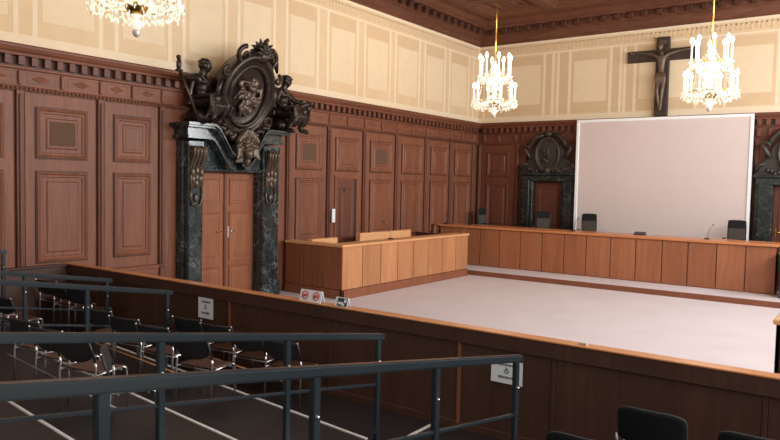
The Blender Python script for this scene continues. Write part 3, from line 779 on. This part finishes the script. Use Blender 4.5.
bones = [('pel', 'waist'), ('waist', 'chest'), ('chest', 'neckb'), ('neckb', 'neck'), ('pel', 'hl'), ('hl', 'kl'), ('kl', 'al'), ('al', 'tl'), ('pel', 'hr'), ('hr', 'kr'), ('kr', 'ar'), ('ar', 'tr'),
         ('chest', 'sl'), ('sl', 'el'), ('el', 'wl'), ('chest', 'sr'), ('sr', 'er'), ('er', 'wr')]
J = {n: (cx_+(v[0]-cx_)*1.12, v[1], 5.0+(v[2]-5.0)*1.17, v[3]) for n, v in J.items()}
for n, xz in (('el', -.46), ('er', .46)): J[n] = (cx_+xz, q+.05, 6.76, .042)
for n, xz in (('wl', -.80), ('wr', .80)): J[n] = (cx_+xz, q+.08, 6.80, .03)
cb_ = MB(); mesh_into(cb_, skin_mesh(J, bones, 'pel'))
head_into(cb_, (cx_-.03, q-.06, 6.89), .10, Matrix.Rotation(-PI/2, 3, 'Z') @ Matrix.Rotation(.3, 3, 'Y'), 'short')
for s in (-1, 1): hand_into(cb_, (cx_+s*.80, q+.08, 6.80), (s, 0, .1), (0, -1, 0), .8, .35)
for k in range(9): cb_.tube([(cx_-.12+.03*k, q-.075, 6.13), (cx_-.135+.034*k, q-.10, 6.0), (cx_-.12+.03*k, q-.09, 5.82)], [.03, .035, .03], 6)
cbm = remeshed(cb_, .012, 1)
for v in cbm.vertices: v.co -= crs.location
obj('carved_figure', cbm, 'corpus', crs)

# ------------------------------------------------------------------ judges' platform and bench
struct('platform_step', MB().box(0, XR, -3.70, 0, 0, .138), 'desk_end', 'low wooden step in front of the long bench')
obj('step_carpet', MB().box(0, XR, -3.685, -.02, .138, .152), 'carpet', bpy.data.objects['platform_step'])
struct('floor_platform', MB().box(.1, XR, -1.60, -.12, .15, .70), 'tier', 'raised floor behind the long bench')
be = thing('judges_bench', 'long wooden judges bench of vertical panels in front of the back wall', 'bench', (4.9, -2.5, .15))
BX0, BX1, BY = .125, 9.79, -2.59
tp = MB().box(BX0, BX1+.03, BY-.05, -1.62, 1.325, 1.39, .012)
obj('bench_top', tp, 'bench_top', be)
DV = [BX0, .26, .93, 1.6, 2.28, 2.98, 3.68, 4.36, 5.02, 5.72, 6.41, 7.1, 7.75, 8.44, 9.11, BX1]
obj('bench_carcass', MB().box(BX0, BX1, BY+.03, BY+.12, .152, 1.325).box(BX1-.03, BX1, BY+.03, -1.7, .152, 1.325).box(BX0, BX0+.03, BY+.03, -1.7, .152, 1.325), 'groove', be)
for a, b in zip(DV[:-1], DV[1:]):
    obj('front_panel', MB().box(a+.012, b-.012, BY, BY+.035, .17, 1.315, .006), 'desk', be)
obj('bench_plinth', MB().box(BX0, BX1, BY+.02, BY+.1, .152, .2), 'desk_end', be)
# low gate post at the left end of the bench
gp = single('gate_post', MB().box(.125, .20, -3.05, -2.95, .152, 1.42, .012).box(.125, .20, -3.05, -2.66, 1.36, 1.42, .012), 'desk_end', 'short wooden post beside the left end of the long bench', 'post', (.07, -3.0, .152))

# ------------------------------------------------------------------ jury box
jb = thing('jury_box', 'boxy wooden jury dock of vertical panels along the left wall', 'jury box', (1, -6.8, 0))
JX, Y0, Y1 = 1.94, -9.70, -3.94
obj('box_carcass', MB().box(JX-.09, JX-.03, Y0+.03, Y1-.03, .02, 1.2).box(.125, JX-.03, Y0+.03, Y0+.09, .02, 1.2).box(.125, JX-.03, Y1-.09, Y1-.03, .02, 1.2), 'groove', jb)
DJ = [Y0, -8.95, -8.23, -7.51, -6.8, -6.07, -5.36, -4.64, Y1]
for a, b in zip(DJ[:-1], DJ[1:]): obj('front_panel', MB().box(JX-.035, JX, a+.012, b-.012, .22, 1.195, .006), 'desk_front_lit', jb)
for a, b in zip([.125, .72, 1.34], [.72, 1.34, JX]): obj('end_panel', MB().box(a+.012, b-.012, Y0, Y0+.035, .22, 1.195, .006), 'desk_end', jb)  # end panels in the darker veneer, their shaded side painted in
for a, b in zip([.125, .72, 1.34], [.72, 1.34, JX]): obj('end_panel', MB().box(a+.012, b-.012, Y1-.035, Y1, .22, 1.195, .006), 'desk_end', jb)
obj('plinth', MB().box(JX-.06, JX+.015, Y0-.015, Y1, 0, .21, .008).box(.125, JX+.015, Y0-.015, Y0+.06, 0, .21, .008), 'desk_end', jb)
obj('ledge', MB().box(JX-.42, JX+.03, Y0-.03, Y1+.03, 1.2, 1.262, .012).box(.125, JX-.42, Y0-.03, Y0+.26, 1.2, 1.262, .012), 'desk_top', jb)
obj('rear_desk', MB().box(.62, .78, -9.45, -8.51, .02, 1.30, .01).box(.62, .78, -7.60, -5.25, .02, 1.36, .01), 'desk_top', jb)
obj('box_floor', MB().box(.125, JX-.1, Y0+.1, Y1-.1, .01, .06), 'groove', jb)

# ------------------------------------------------------------------ barrier between court and audience
ba = thing('courtroom_barrier', 'long dark wooden barrier with bright cap between court floor and seating', 'barrier', (6, -15.2, 0))
BY0 = -15.2; BXE = 14.6
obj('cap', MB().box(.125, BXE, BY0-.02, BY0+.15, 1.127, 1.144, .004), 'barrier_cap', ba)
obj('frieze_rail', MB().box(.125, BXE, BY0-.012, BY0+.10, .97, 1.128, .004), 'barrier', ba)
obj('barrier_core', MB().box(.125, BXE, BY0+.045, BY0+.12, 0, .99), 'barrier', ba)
bd_ = [.125, 1.1, 2.75, 4.47, 6.35, 8.23, 9.32, 11.2, 13.0, BXE]
for a, b in zip(bd_[:-1], bd_[1:]):
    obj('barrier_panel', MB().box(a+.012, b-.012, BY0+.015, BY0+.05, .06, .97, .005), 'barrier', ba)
for a in bd_[1:-1]: obj('panel_joint', MB().box(a-.03, a+.012, BY0+.004, BY0+.02, .06, .97, .004), 'desk_end' if a in (4.47, 8.23) else 'barrier', ba)
obj('kickboard', MB().box(.125, BXE, BY0+.005, BY0+.05, 0, .09, .004), 'barrier', ba)
# return of the barrier along the left wall
re_ = MB().box(.13, .2, -18.2, BY0-.03, .0, 1.105, .008).box(.125, .24, -18.2, BY0-.03, 1.105, 1.144, .008)
single('side_barrier', re_, 'barrier', 'low dark wooden side barrier along the left wall behind the far left chairs', 'barrier', (.15, -16.7, 0))

# notices taped to the barrier, illegible print as short strokes
def notice(name, label, x0, x1, z0, z1, seed):
    t = thing(name, label, 'notice', ((x0+x1)/2, BY0-.005, z0))
    y = BY0+.004
    obj('sheet', MB().box(x0, x1, y-.004, y, z0, z1), 'paper', t)
    k = MB(); rnd = random.Random(seed); w, h = x1-x0, z1-z0
    for zc in (.80, .26):
        x = x0+w*.24
        while x < x0+w*.76:
            l = w*rnd.uniform(.03, .06); hh = h*rnd.uniform(.035, .06)
            k.box(x, x+l, y-.006, y-.004, z0+h*zc-hh, z0+h*zc+hh); x += l+w*.018
    cx, cz = x0+w*.5, z0+h*.52
    k.ellring((cx, y-.004, cz), XH, ZH, -YH, w*.075, h*.09, [(1, 0), (1, .003), (.6, .003), (.6, 0)], 16, cap=False)
    k.box(cx-w*.03, cx+w*.0, y-.007, y-.004, cz+h*.06, cz+h*.17); k.box(cx+w*.01, cx+w*.035, y-.007, y-.004, cz+h*.06, cz+h*.13)
    obj('print', k, 'ink', t)
notice('paper_notice', 'white paper notice on the barrier behind the black chairs at left', 3.79, 4.12, .66, .962, 3)
notice('paper_notice', 'white paper notice on the barrier behind the end of the nearest handrail', 8.62, 8.98, .62, .865, 9)

# tent cards on the barrier cap
t = thing('tent_card', 'white tent card with two red circular symbols on the barrier cap', 'sign', (5.98, BY0+.06, 1.144))
obj('card', MB().prism([(BY0+.02, 1.146), (BY0+.06, 1.29), (BY0+.066, 1.29), (BY0+.106, 1.146), (BY0+.10, 1.146), (BY0+.063, 1.28), (BY0+.026, 1.146)], 'x', 5.80, 6.17), 'paper', t)
Nn = Vector((0, -.144, .04)).normalized(); Vn = Vector((0, .04, .144)).normalized()
for x in (5.89, 6.08):
    c = Vector((x, BY0+.041, 1.222))
    rg = obj('red_ring', MB().ellring(c, XH, Vn, Nn, .058, .058, [(1, 0), (1, .005), (.74, .005), (.74, 0)], 24, cap=False), 'red', t)
    g = MB().ellring(c, XH, Vn, Nn, .038, .02, [(1, .0), (1, .005), (.4, .006)], 14).tube([c+Nn*.006-XH*.04-Vn*.035, c+Nn*.006+XH*.04+Vn*.035], .007, 6)
    obj('symbol', g, 'red', rg)
t = thing('direction_card', 'small dark green tent card with white pictogram on the barrier cap', 'sign', (6.54, BY0+.06, 1.144))
obj('card', MB().prism([(BY0+.025, 1.146), (BY0+.06, 1.255), (BY0+.066, 1.255), (BY0+.10, 1.146), (BY0+.094, 1.146), (BY0+.063, 1.247), (BY0+.031, 1.146)], 'x', 6.40, 6.60), 'paper', t)
Nn = Vector((0, -.109, .035)).normalized(); Vn = Vector((0, .035, .109)).normalized(); c = Vector((6.515, BY0+.0415, 1.2))
obj('green_field', MB().nest(c, XH, Vn, Nn, (-.075, .08, -.05, .05), [(0, .001), (0, .004)]), 'signgreen', t)
obj('pictogram', MB().nest(c, XH, Vn, Nn, (-.06, .02, -.03, .0), [(0, .004), (0, .007)]).nest(c, XH, Vn, Nn, (.03, .065, -.005, .04), [(0, .004), (0, .007)]).nest(c, XH, Vn, Nn, (.0, .04, -.045, -.02), [(0, .004), (0, .007)]), 'paper', t)
single('cap_plate', MB().box(9.55, 9.63, BY0+.03, BY0+.08, 1.144, 1.16, .004), 'silver', 'tiny grey metal socket plate on the barrier cap at right', 'socket plate', (9.59, BY0+.05, 1.144))

# ------------------------------------------------------------------ desks at the right edge
rd = thing('counsel_desk', 'dark wooden desk end with light top cropped at the right edge', 'desk', (12, -11, 0))
obj('desk_body', MB().box(11.0, 13.2, -13.0, -12.95, .02, 1.21, .006).box(11.0, 11.05, -13.0, -11.8, .02, 1.21, .006).box(11.0, 13.2, -11.85, -11.8, .02, 1.21, .006), 'barrier', rd)
obj('desk_top', MB().box(10.97, 13.2, -13.03, -11.77, 1.21, 1.27, .012), 'desk_top', rd)
obj('desk_plinth', MB().box(10.99, 13.2, -13.02, -11.78, 0, .2, .006), 'barrier', rd)
cd = thing('clerk_desk', 'dark side desk with wooden top at the right end of the judges bench', 'desk', (10.6, -3.0, .15))
obj('desk_body', MB().box(9.93, 11.6, -3.1, -2.2, .152, 1.2, .01), 'marble_dk', cd)
obj('desk_top', MB().box(9.90, 11.6, -3.14, -2.16, 1.2, 1.25, .01), 'bench_top', cd)

# ------------------------------------------------------------------ handrails
RD = Vector((-.002, .987, -.1655)); RD /= RD.y
def handrail(label, x, ye, ze, y_back, post_ys, z_of):
    t = thing('handrail', label, 'handrail', (x, ye, 0), 0, None)
    def zt(y): return ze+(y-ye)*RD.z
    w, h = .032, .062
    def beam(y0, y1, w, ztop, hh):
        m = MB(); vs = []
        for y in (y0, y1):
            for a in (-w, w):
                for b in (0, -hh): vs.append((x+a, y, ztop(y)+b))
        bm = bmesh.new(); v = [bm.verts.new(p) for p in vs]
        for f in ((0, 1, 3, 2), (4, 6, 7, 5), (0, 4, 5, 1), (2, 3, 7, 6), (0, 2, 6, 4), (1, 5, 7, 3)): bm.faces.new([v[i] for i in f])
        bmesh.ops.recalc_face_normals(bm, faces=bm.faces)
        bmesh.ops.bevel(bm, geom=bm.edges[:], offset=min(w, hh)*.3, segments=2, affect='EDGES')
        return m.bm(bm)
    obj('top_rail', beam(y_back, ye, w, zt, h), 'rail', t)
    obj('mid_rail', beam(y_back, ye-.06, .013, lambda y: zt(y)-.50, .026), 'rail', t)
    for y in post_ys:
        p = MB().box(x-.022, x+.022, y-.028, y+.028, z_of(y), zt(y)-h+.005, .006).box(x-.05, x+.05, y-.05, y+.05, z_of(y), z_of(y)+.012, .003)
        po_ = obj('post', p, 'rail', t)
        obj('fixing_bolt', MB().ball((x+.024, y, zt(y)-.28), .011, 8, 5), 'chrome', po_)
    return t
def tier_z(x, y):
    z = 0
    for k, e in enumerate(EDGE):
        if y < wy(x, e)+.001: z = STEP*(k+1)
    return z
def rail(label, x, ye, ze, yb, ps): return handrail(label, x, ye, ze, yb, ps, lambda y: tier_z(x, y-.05))
rail('nearest dark metal handrail running across the foreground from lower left', 9.48, -16.34, 1.26, -22.6, [-16.42, -17.69, -18.93, -20.18, -21.5])
rail('second dark metal handrail, its end before the middle of the barrier', 7.9, -16.17, 1.18, -22.6, [-16.25, -17.53, -18.78, -20.05, -21.4])
rail('third dark metal handrail, ending left of the paper notice', 3.9, -15.74, 1.13, -20.5, [-15.82, -17.0, -18.3, -19.6])
rail('fourth and farthest full handrail, ending before the left part of the barrier', 2.13, -15.56, 1.10, -19.5, [-15.64, -16.9, -18.2, -19.4])
rail('short handrail end at the far left edge before the wall panel', .62, -16.45, 1.50, -19.2, [-16.5, -17.7, -19.0])

# ------------------------------------------------------------------ audience chairs
GR = {'f': 'linked chairs in the front row', '2': 'linked chairs in the second row', '3': 'linked chairs in the third row', 'l': 'chairs near the left wall', 'r': 'chairs at the lower right'}
def make_chair(padded=False):
    t = thing('stacking_chair', '', 'chair')
    hw = .255; ZB, ZT_ = (.50, .80) if padded else (.545, .79)
    for s in (-1, 1):
        x = s*hw
        obj('leg', MB().tube([(x, .20, 0), (x, .195, .38), (x, .185, .425), (x, .14, .44)], .0105, 8), 'chrome', t, True)
        rl_ = MB().tube([(x, -.21, 0), (x, -.20, .40), (x, -.19, .50), (x, -.20, .56)]+[], .0105, 8)
        lg_ = obj('leg', rl_, 'chrome', t, True)
        if not padded:
            obj('back_post', MB().tube([(x, -.20, .56), (x, -.235, .66), (x, -.278, .785)], .0115, 8), 'black', lg_, True)
            obj('end_cap', MB().ball((x, -.279, .788), .012, 8, 5), 'chrome', lg_, True)
        obj('side_rail', MB().tube([(x, .15, .438), (x, -.20, .425)], .0105, 8), 'chrome', t, True)
    obj('cross_bar', MB().tube([(-hw, -.13, .41), (hw, -.13, .41)], .010, 8), 'chrome', t, True)
    obj('cross_bar', MB().tube([(-hw, .13, .415), (hw, .13, .415)], .010, 8), 'chrome', t, True)
    def slab(rows, n0x, nrow, th):
        vs = rows; fs = []
        for j in range(nrow-1):
            for i in range(n0x-1): fs.append([j*n0x+i, j*n0x+i+1, (j+1)*n0x+i+1, (j+1)*n0x+i])
        n0 = len(vs); vs2 = vs+[(a+th[0], b+th[1], c+th[2]) for a, b, c in vs]; fs2 = fs+[[n0+q for q in reversed(f)] for f in fs]
        rim = [i for i in range(n0x)]+[j*n0x+n0x-1 for j in range(1, nrow)]+[(nrow-1)*n0x+i for i in range(n0x-2, -1, -1)]+[j*n0x for j in range(nrow-2, 0, -1)]
        for a, b in zip(rim, rim[1:]+rim[:1]): fs2.append([a, b, n0+b, n0+a])
        return MB().add(vs2, fs2, True)
    vs = []; nx, ny = 9, 10                     # moulded seat: shallow dish with waterfall front
    for j in range(ny):
        for i in range(nx):
            u = -1+2*i/(nx-1); v = j/(ny-1); w = hw-(.012 if v > .15 else .03)
            vs.append((u*w, -.19+.42*v, .452-.018*(1-u*u)*math.sin(PI*min(1, v*1.1))-.05*max(0, (v-.82)/.18)**2+.012*max(0, .15-v)/.15))
    obj('seat', slab(vs, nx, ny, (0, 0, -.016)), 'seat', t, True)
    vs = []; nx, nz = 15, 10                    # curved back with rounded lower corners
    for j in range(nz):
        v = j/(nz-1)
        for i in range(nx):
            u = -1+2*i/(nx-1); w = (hw-.004)*(1-.16*(1-min(1, v/.4))**2)
            if padded: w = (hw-.012)*(1-.05*max(0, (v-.75)/.25)**2)
            zlo = ZB+.05*abs(u)**3; zhi = ZT_-(.03 if padded else .012)*abs(u)**6
            z = zlo+(zhi-zlo)*v; vs.append((u*w, -.205-(z-.53)*.26-.03*(1-u*u), z))
    obj('backrest', slab(vs, nx, nz, (0, .03 if padded else .014, 0)), 'black_fab' if padded else 'black', t, True)
    return t
CH = make_chair(); CHP = make_chair(True); used = {False: False, True: False}
ROT = math.atan2(WD.y, WD.x)
def chair(x, y, z, label, grp, rz=.28):
    """x, y = where the top of the back stands"""
    r = ROT+rz
    off = Matrix.Rotation(r, 3, 'Z') @ Vector((0, .28, 0))
    loc = (x+off.x, y+off.y, z)
    pad = grp == 'r'; src = CHP if pad else CH
    if not used[pad]:
        used[pad] = True; src.location = loc; src.rotation_euler = (0, 0, r); src['label'] = label; src['group'] = GR[grp]; return src
    return dup(src, loc, r, label, GR[grp])
chair(4.26, -15.77, 0, 'leftmost black chrome chair of four along the barrier, just below the left paper notice', 'f')
chair(4.90, -15.80, 0, 'second black chrome chair from the left in the row along the barrier', 'f')
chair(5.53, -15.85, 0, 'third black chrome chair from the left in the row along the barrier', 'f')
chair(6.17, -15.90, 0, 'rightmost black chrome chair in the row along the barrier', 'f')
chair(3.55, -16.66, STEP, 'black chrome chair seen behind the third handrail, leftmost of the second row', '2')
chair(4.28, -16.74, STEP, 'black chrome chair with brown seat, second from left in the second row', '2')
chair(4.95, -16.80, STEP, 'black chrome chair, second from right in the second row', '2')
chair(5.78, -16.90, STEP, 'rightmost black chrome chair of the second row, behind the row along the barrier', '2')
chair(4.24, -17.95, 2*STEP, 'black chrome chair just above the nearest handrail at the left edge', '3')
chair(4.86, -18.02, 2*STEP, 'black chrome chair, second from left in the third row above the nearest handrail', '3')
chair(5.46, -18.08, 2*STEP, 'black chrome chair, third from left in the third row, beside the turned chair', '3')
chair(6.06, -18.10, 2*STEP, 'black chrome chair turned to the right at the end of the third row', '3', -.5)
chair(.58, -15.80, STEP, 'black chair in the far left corner, nearest to the wall panels', 'l')
chair(1.15, -15.86, STEP, 'black chair in the far left corner, second from the wall', 'l')
chair(1.72, -15.92, STEP, 'black chair in the far left corner beside the fourth handrail', 'l')
chair(1.10, -16.98, STEP, 'black chair with bright chrome at the far left edge, nearer the camera', 'l', .2)
chair(1.70, -17.04, STEP, 'black chair with bright chrome behind the third handrail at far left', 'l', .2)
chair(10.64, -16.64, 2*STEP, 'black chair back nearest the barrier in the middle of the lower right group', 'r', .12)
chair(11.34, -16.72, 2*STEP, 'black chair back at the lower right corner of the photo', 'r', .12)
chair(10.60, -17.86, 3*STEP, 'black chair back peeking up at the bottom edge, left of the lower right group', 'r', .12)
# wooden link rails joining the chairs of each row
def link_bar(x0, x1, p, z, label):
    A = Vector((x0, wy(x0, p), z)); B = Vector((x1, wy(x1, p), z))
    single('link_rail', MB().tube([A, B], .009, 8), 'chrome' if 'grey' in label else 'link', label, 'link rail', A)
link_bar(3.98, 6.35, (4.83, -15.87), .375, 'thin light rail linking the chairs of the row along the barrier')
link_bar(3.3, 6.05, (5.24, -16.87), .505, 'thin rail linking the chairs of the second row')
link_bar(3.9, 6.5, (5.0, -18.08), .65, 'thin grey rail linking the chairs of the third row above the nearest handrail')

# ------------------------------------------------------------------ judges' chairs
def make_office():
    t = thing('office_chair', '', 'chair')
    obj('seat', MB().box(-.25, .25, -.24, .24, .46, .55, .04), 'black_fab', t, True)
    obj('back_mesh', MB().box(-.25, .25, .23, .26, .60, .98, .01), 'mesh_fab', t, True)
    hb = MB(); pts = []
    for i in range(21):
        u = -1+2*i/20; pts.append((u*.26, 1.19-.025*abs(u)**4))
    hb.prism([(x, z) for x, z in pts]+[(.265, .97), (-.265, .97)], 'y', .215, .275)
    obj('back_pad', hb, 'black_fab', t, True)
    obj('back_frame', MB().tube([(-.26, .25, .60), (-.265, .25, 1.0), (-.25, .25, 1.17)], .02, 8).tube([(.26, .25, .60), (.265, .25, 1.0), (.25, .25, 1.17)], .02, 8).tube([(0, .1, .46), (0, .3, .5), (0, .28, .75)], .03, 8), 'black', t, True)
    for s in (-1, 1): obj('armrest', MB().box(s*.27, s*.33, -.18, .12, .68, .71, .012).box(s*.285, s*.315, -.03, .03, .46, .68, .006), 'black', t, True)
    obj('gas_column', MB().tube([(0, 0, .08), (0, 0, .46)], .03, 10), 'chrome', t, True)
    sb = MB()
    for k in range(5):
        a = 2*PI*k/5; sb.tube([(0, 0, .1), (.28*math.cos(a), .28*math.sin(a), .07)], [.03, .018], 8); sb.ball((.28*math.cos(a), .28*math.sin(a), .032), .03, 8, 6)
    obj('star_base', sb, 'black', t, True)
    return t
OC = make_office(); OC['group'] = 'office chairs behind the long bench'; OC.scale = (.84, .9, 1)
OZ = .702
OC.location = (4.79, -1.45, OZ+.42-.02); 
def office(i, x, y, z, rz, label, first=False):
    if first: OC.location = (x, y, z); OC.rotation_euler = (0, 0, rz); OC['label'] = label; return OC
    return dup(OC, (x, y, z), rz, label, OC['group'])
office(0, 4.56, -1.32, OZ, .05, 'black office chair with grey mesh at the left edge of the screen', True)
office(1, 8.63, -1.30, OZ, -.05, 'black office chair with grey mesh at the right edge of the screen')
office(2, 2.98, -1.05, OZ, .2, 'dark office chair before the carved portal left of the screen')
office(3, .86, -.72, OZ, 1.5, 'dark office chair by the corner, before the back wall panel')

# ------------------------------------------------------------------ microphones and desk unit
def mic(loc, lean, h, label):
    t = thing('gooseneck_microphone', label, 'microphone', loc)
    obj('base', MB().box(-.06, .06, -.07, .07, 0, .03, .012), 'black', t, True)
    p = [(0, 0, .03), (lean[0]*.2, lean[1]*.2, h*.45), (lean[0]*.6, lean[1]*.6, h*.8), (lean[0], lean[1], h)]
    obj('gooseneck', MB().tube(p, .0055, 6), 'rail', t, True)
    obj('capsule', MB().tube([p[-1], (lean[0]*1.35, lean[1]*1.35, h+.05)], [.011, .012], 8), 'black', t, True)
mic((4.42, -2.05, 1.391), (.10, .05), .36, 'black gooseneck microphone on the bench left of the screen edge')
mic((8.10, -2.1, 1.391), (.12, .0), .36, 'black gooseneck microphone on the bench near its right end')
mic((.95, -2.1, 1.391), (-.05, .06), .34, 'thin microphone on the bench before the corner')
mic((.18, -2.3, 1.391), (-.04, .06), .34, 'thin microphone at the far left end of the bench')
mic((1.70, -7.5, 1.263), (-.22, .0), .40, 'gooseneck microphone on the jury box ledge')
t = thing('conference_unit', 'low black conference unit lying on the long bench before the screen', 'conference unit', (6.32, -1.95, 1.391))
obj('housing', MB().prism([(-.12, 0), (.12, 0), (.12, .08), (.04, .08), (-.12, .025)], 'x', -.14, .14), 'black', t, True)
obj('keypad', MB().add([(-.1, -.11, .031), (.1, -.11, .031), (.1, .03, .079), (-.1, .03, .079)], [(0, 1, 2, 3)]), 'mesh_fab', t, True)

# ------------------------------------------------------------------ chandeliers
def make_chandelier():
    t = thing('crystal_chandelier', '', 'chandelier')
    Z = 0.0     # z = 0 at the finial tip
    obj('hanging_rod', MB().tube([(0, 0, 1.25), (0, 0, 4.0)], .016, 8), 'gold', t, True)
    obj('ceiling_rose', MB().lathe([(.0, 4.02), (.16, 4.0), (.14, 3.93), (.03, 3.86), (0, 3.86)], n=16), 'gold', t, True)
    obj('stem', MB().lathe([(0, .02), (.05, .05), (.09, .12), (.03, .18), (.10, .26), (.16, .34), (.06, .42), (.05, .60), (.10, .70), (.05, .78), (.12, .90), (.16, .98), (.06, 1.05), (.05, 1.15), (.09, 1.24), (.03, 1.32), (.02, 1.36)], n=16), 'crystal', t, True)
    obj('finial', MB().ball((0, 0, .0), .05, 12, 8).lathe([(.052, .0), (.06, .02), (.03, .05)], n=12), 'crystal_dim', t, True)
    obj('bowl', MB().lathe([(.0, .22), (.06, .22), (.12, .26), (.16, .33), (.17, .36), (.16, .36), (.10, .30), (.0, .27)], n=20), 'gold', t, True)
    for r, z in ((.52, .36), (.38, .98)):
        obj('ring', MB().tube([(r*math.cos(2*PI*i/32), r*math.sin(2*PI*i/32), z) for i in range(33)], .014, 6, False), 'gold', t, True)
    def tier(n, r, z0, zc, top, ph):
        for k in range(n):
            a = 2*PI*k/n+ph; c, s = math.cos(a), math.sin(a)
            P = lambda rr, z: (rr*c, rr*s, z)
            am = MB().tube([P(.06, z0), P(r*.35, z0-.10), P(r*.7, z0-.12), P(r*.95, z0-.02), P(r, zc)], [.016, .016, .014, .013, .013], 6)
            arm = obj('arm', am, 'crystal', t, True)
            obj('drip_pan', MB().lathe([(.012, -.02), (.05, .0), (.075, .03), (.07, .032), (.02, .01)], P(r, zc), 10), 'crystal', arm, True)
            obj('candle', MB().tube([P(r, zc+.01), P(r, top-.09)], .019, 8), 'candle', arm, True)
            obj('bulb', MB().lathe([(.0, -.10), (.018, -.09), (.042, -.05), (.036, -.01), (.012, .03), (0, .045)], P(r, top), 8), 'bulb', arm, True)
    tier(10, .55, .42, .36, .80, .1)
    tier(8, .42, 1.02, .98, 1.50, .3)
    cr = MB(); rnd = random.Random(5)
    def drop(x, y, z, s):
        cr.add([(x, y, z), (x+s*.5, y, z-s), (x, y+s*.5, z-s), (x-s*.5, y, z-s), (x, y-s*.5, z-s), (x, y, z-s*1.9)], [(0, 1, 2), (0, 2, 3), (0, 3, 4), (0, 4, 1), (5, 2, 1), (5, 3, 2), (5, 4, 3), (5, 1, 4)])
    def ringd(n, r, z, s, jit=.02):
        for k in range(n):
            a = 2*PI*k/n; drop(r*math.cos(a), r*math.sin(a), z+rnd.uniform(-jit, jit), s*rnd.uniform(.8, 1.2))
    ringd(44, .52, .36, .030); ringd(40, .60, .35, .032, .04); ringd(36, .56, .27, .03, .04); ringd(30, .46, .24, .03, .03); ringd(24, .34, .20, .026, .03); ringd(20, .62, .28, .03, .05)
    ringd(34, .38, .97, .03); ringd(32, .45, .95, .03, .04); ringd(26, .30, .90, .03, .04); ringd(22, .2, .80, .03, .04); ringd(20, .16, .55, .03, .1); ringd(14, .12, .16, .024, .03)
    for k in range(10):                         # bead garlands between arms
        a0 = 2*PI*k/10+.1; a1 = a0+2*PI/10
        for i in range(1, 9):
            u = i/9; a = a0+(a1-a0)*u; z = .36-.13*math.sin(PI*u); cr.ball((.55*math.cos(a), .55*math.sin(a), z), .013, 5, 4)
            z2 = .94-.5*u; r2_ = .40+.14*u; cr.ball((r2_*math.cos(a0), r2_*math.sin(a0), z2-.10*math.sin(PI*u)), .012, 5, 4)
    for k in range(8):
        a0 = 2*PI*k/8+.3
        for i in range(1, 10):
            u = i/10; r_ = .06+.34*u; cr.ball((r_*math.cos(a0), r_*math.sin(a0), 1.30-.32*u-.12*math.sin(PI*u)), .013, 5, 4)
    o = obj('crystal_drops', cr, 'crystal', t, True); o['kind'] = 'stuff'
    dm = MB(); cr, keep = dm, cr
    def drop2(x, y, z, s): dm.add([(x, y, z), (x+s*.5, y, z-s), (x, y+s*.5, z-s), (x-s*.5, y, z-s), (x, y-s*.5, z-s), (x, y, z-s*1.9)], [(0, 1, 2), (0, 2, 3), (0, 3, 4), (0, 4, 1), (5, 2, 1), (5, 3, 2), (5, 4, 3), (5, 1, 4)])
    for k in range(40):
        a = rnd.uniform(0, 6.28); r = rnd.choice((.5, .58, .62, .40, .44)); z = rnd.uniform(.2, .36) if r > .45 else rnd.uniform(.86, .98)
        drop2(r*math.cos(a), r*math.sin(a), z, .026)
    o = obj('smoky_drops', dm, 'crystal_dim', t, True); o['kind'] = 'stuff'
    return t
CD = make_chandelier()
CD.scale = (.93, .93, 1); CD.location = (8.75, -5.78, 4.40); CD['label'] = 'lit crystal chandelier at right, in front of the cross and screen'
CD2 = dup(CD, (3.81, -6.12, 4.42), .4, 'lit crystal chandelier hanging near the corner of the two walls')
CD3 = dup(CD, (4.22, -16.52, 4.50), .2, 'crystal chandelier at the top left, cropped by the upper edge')
for c in (CD, CD2, CD3): c['group'] = 'crystal chandeliers'

# ------------------------------------------------------------------ light
def lamp(name, typ, loc, energy, color, size=.3, rot=None, size_y=None):
    l = bpy.data.lights.new(name, typ); l.energy = energy; l.color = color
    if typ == 'AREA':
        l.shape = 'RECTANGLE' if size_y else 'SQUARE'; l.size = size
        if size_y: l.size_y = size_y
    elif typ == 'POINT': l.shadow_soft_size = size
    o = bpy.data.objects.new(name, l); COL.objects.link(o); o.location = loc
    if rot: o.rotation_euler = rot
    return o
for c in (CD, CD2, CD3):
    for dz in (.7, 1.6): lamp('chandelier_light', 'POINT', c.location+Vector((0, 0, dz)), 74, (1, .76, .49), .4)
for y in (-2.6, -6.2, -9.8, -13.4, -17.6):      # tall windows along the right side of the room
    lamp('window_light', 'AREA', (14.8, y, 5.2), 360 if y > -15 else 230, (.95, .97, 1), 1.9, (0, PI/2, 0), 3.6).rotation_euler = (0, PI/2, 0)
lamp('chandelier_light', 'POINT', (9.5, -16.7, 5.4), 45, (1, .76, .49), .4)  # added fill light for an assumed fourth chandelier out of view
w = bpy.data.worlds.new('world'); S.world = w; w.use_nodes = True
bg = w.node_tree.nodes['Background']; bg.inputs[0].default_value = (1, .93, .86, 1); bg.inputs[1].default_value = .45
S.view_settings.view_transform = 'Standard'; S.view_settings.look = 'None'; S.view_settings.exposure = .28; S.view_settings.gamma = 1.08
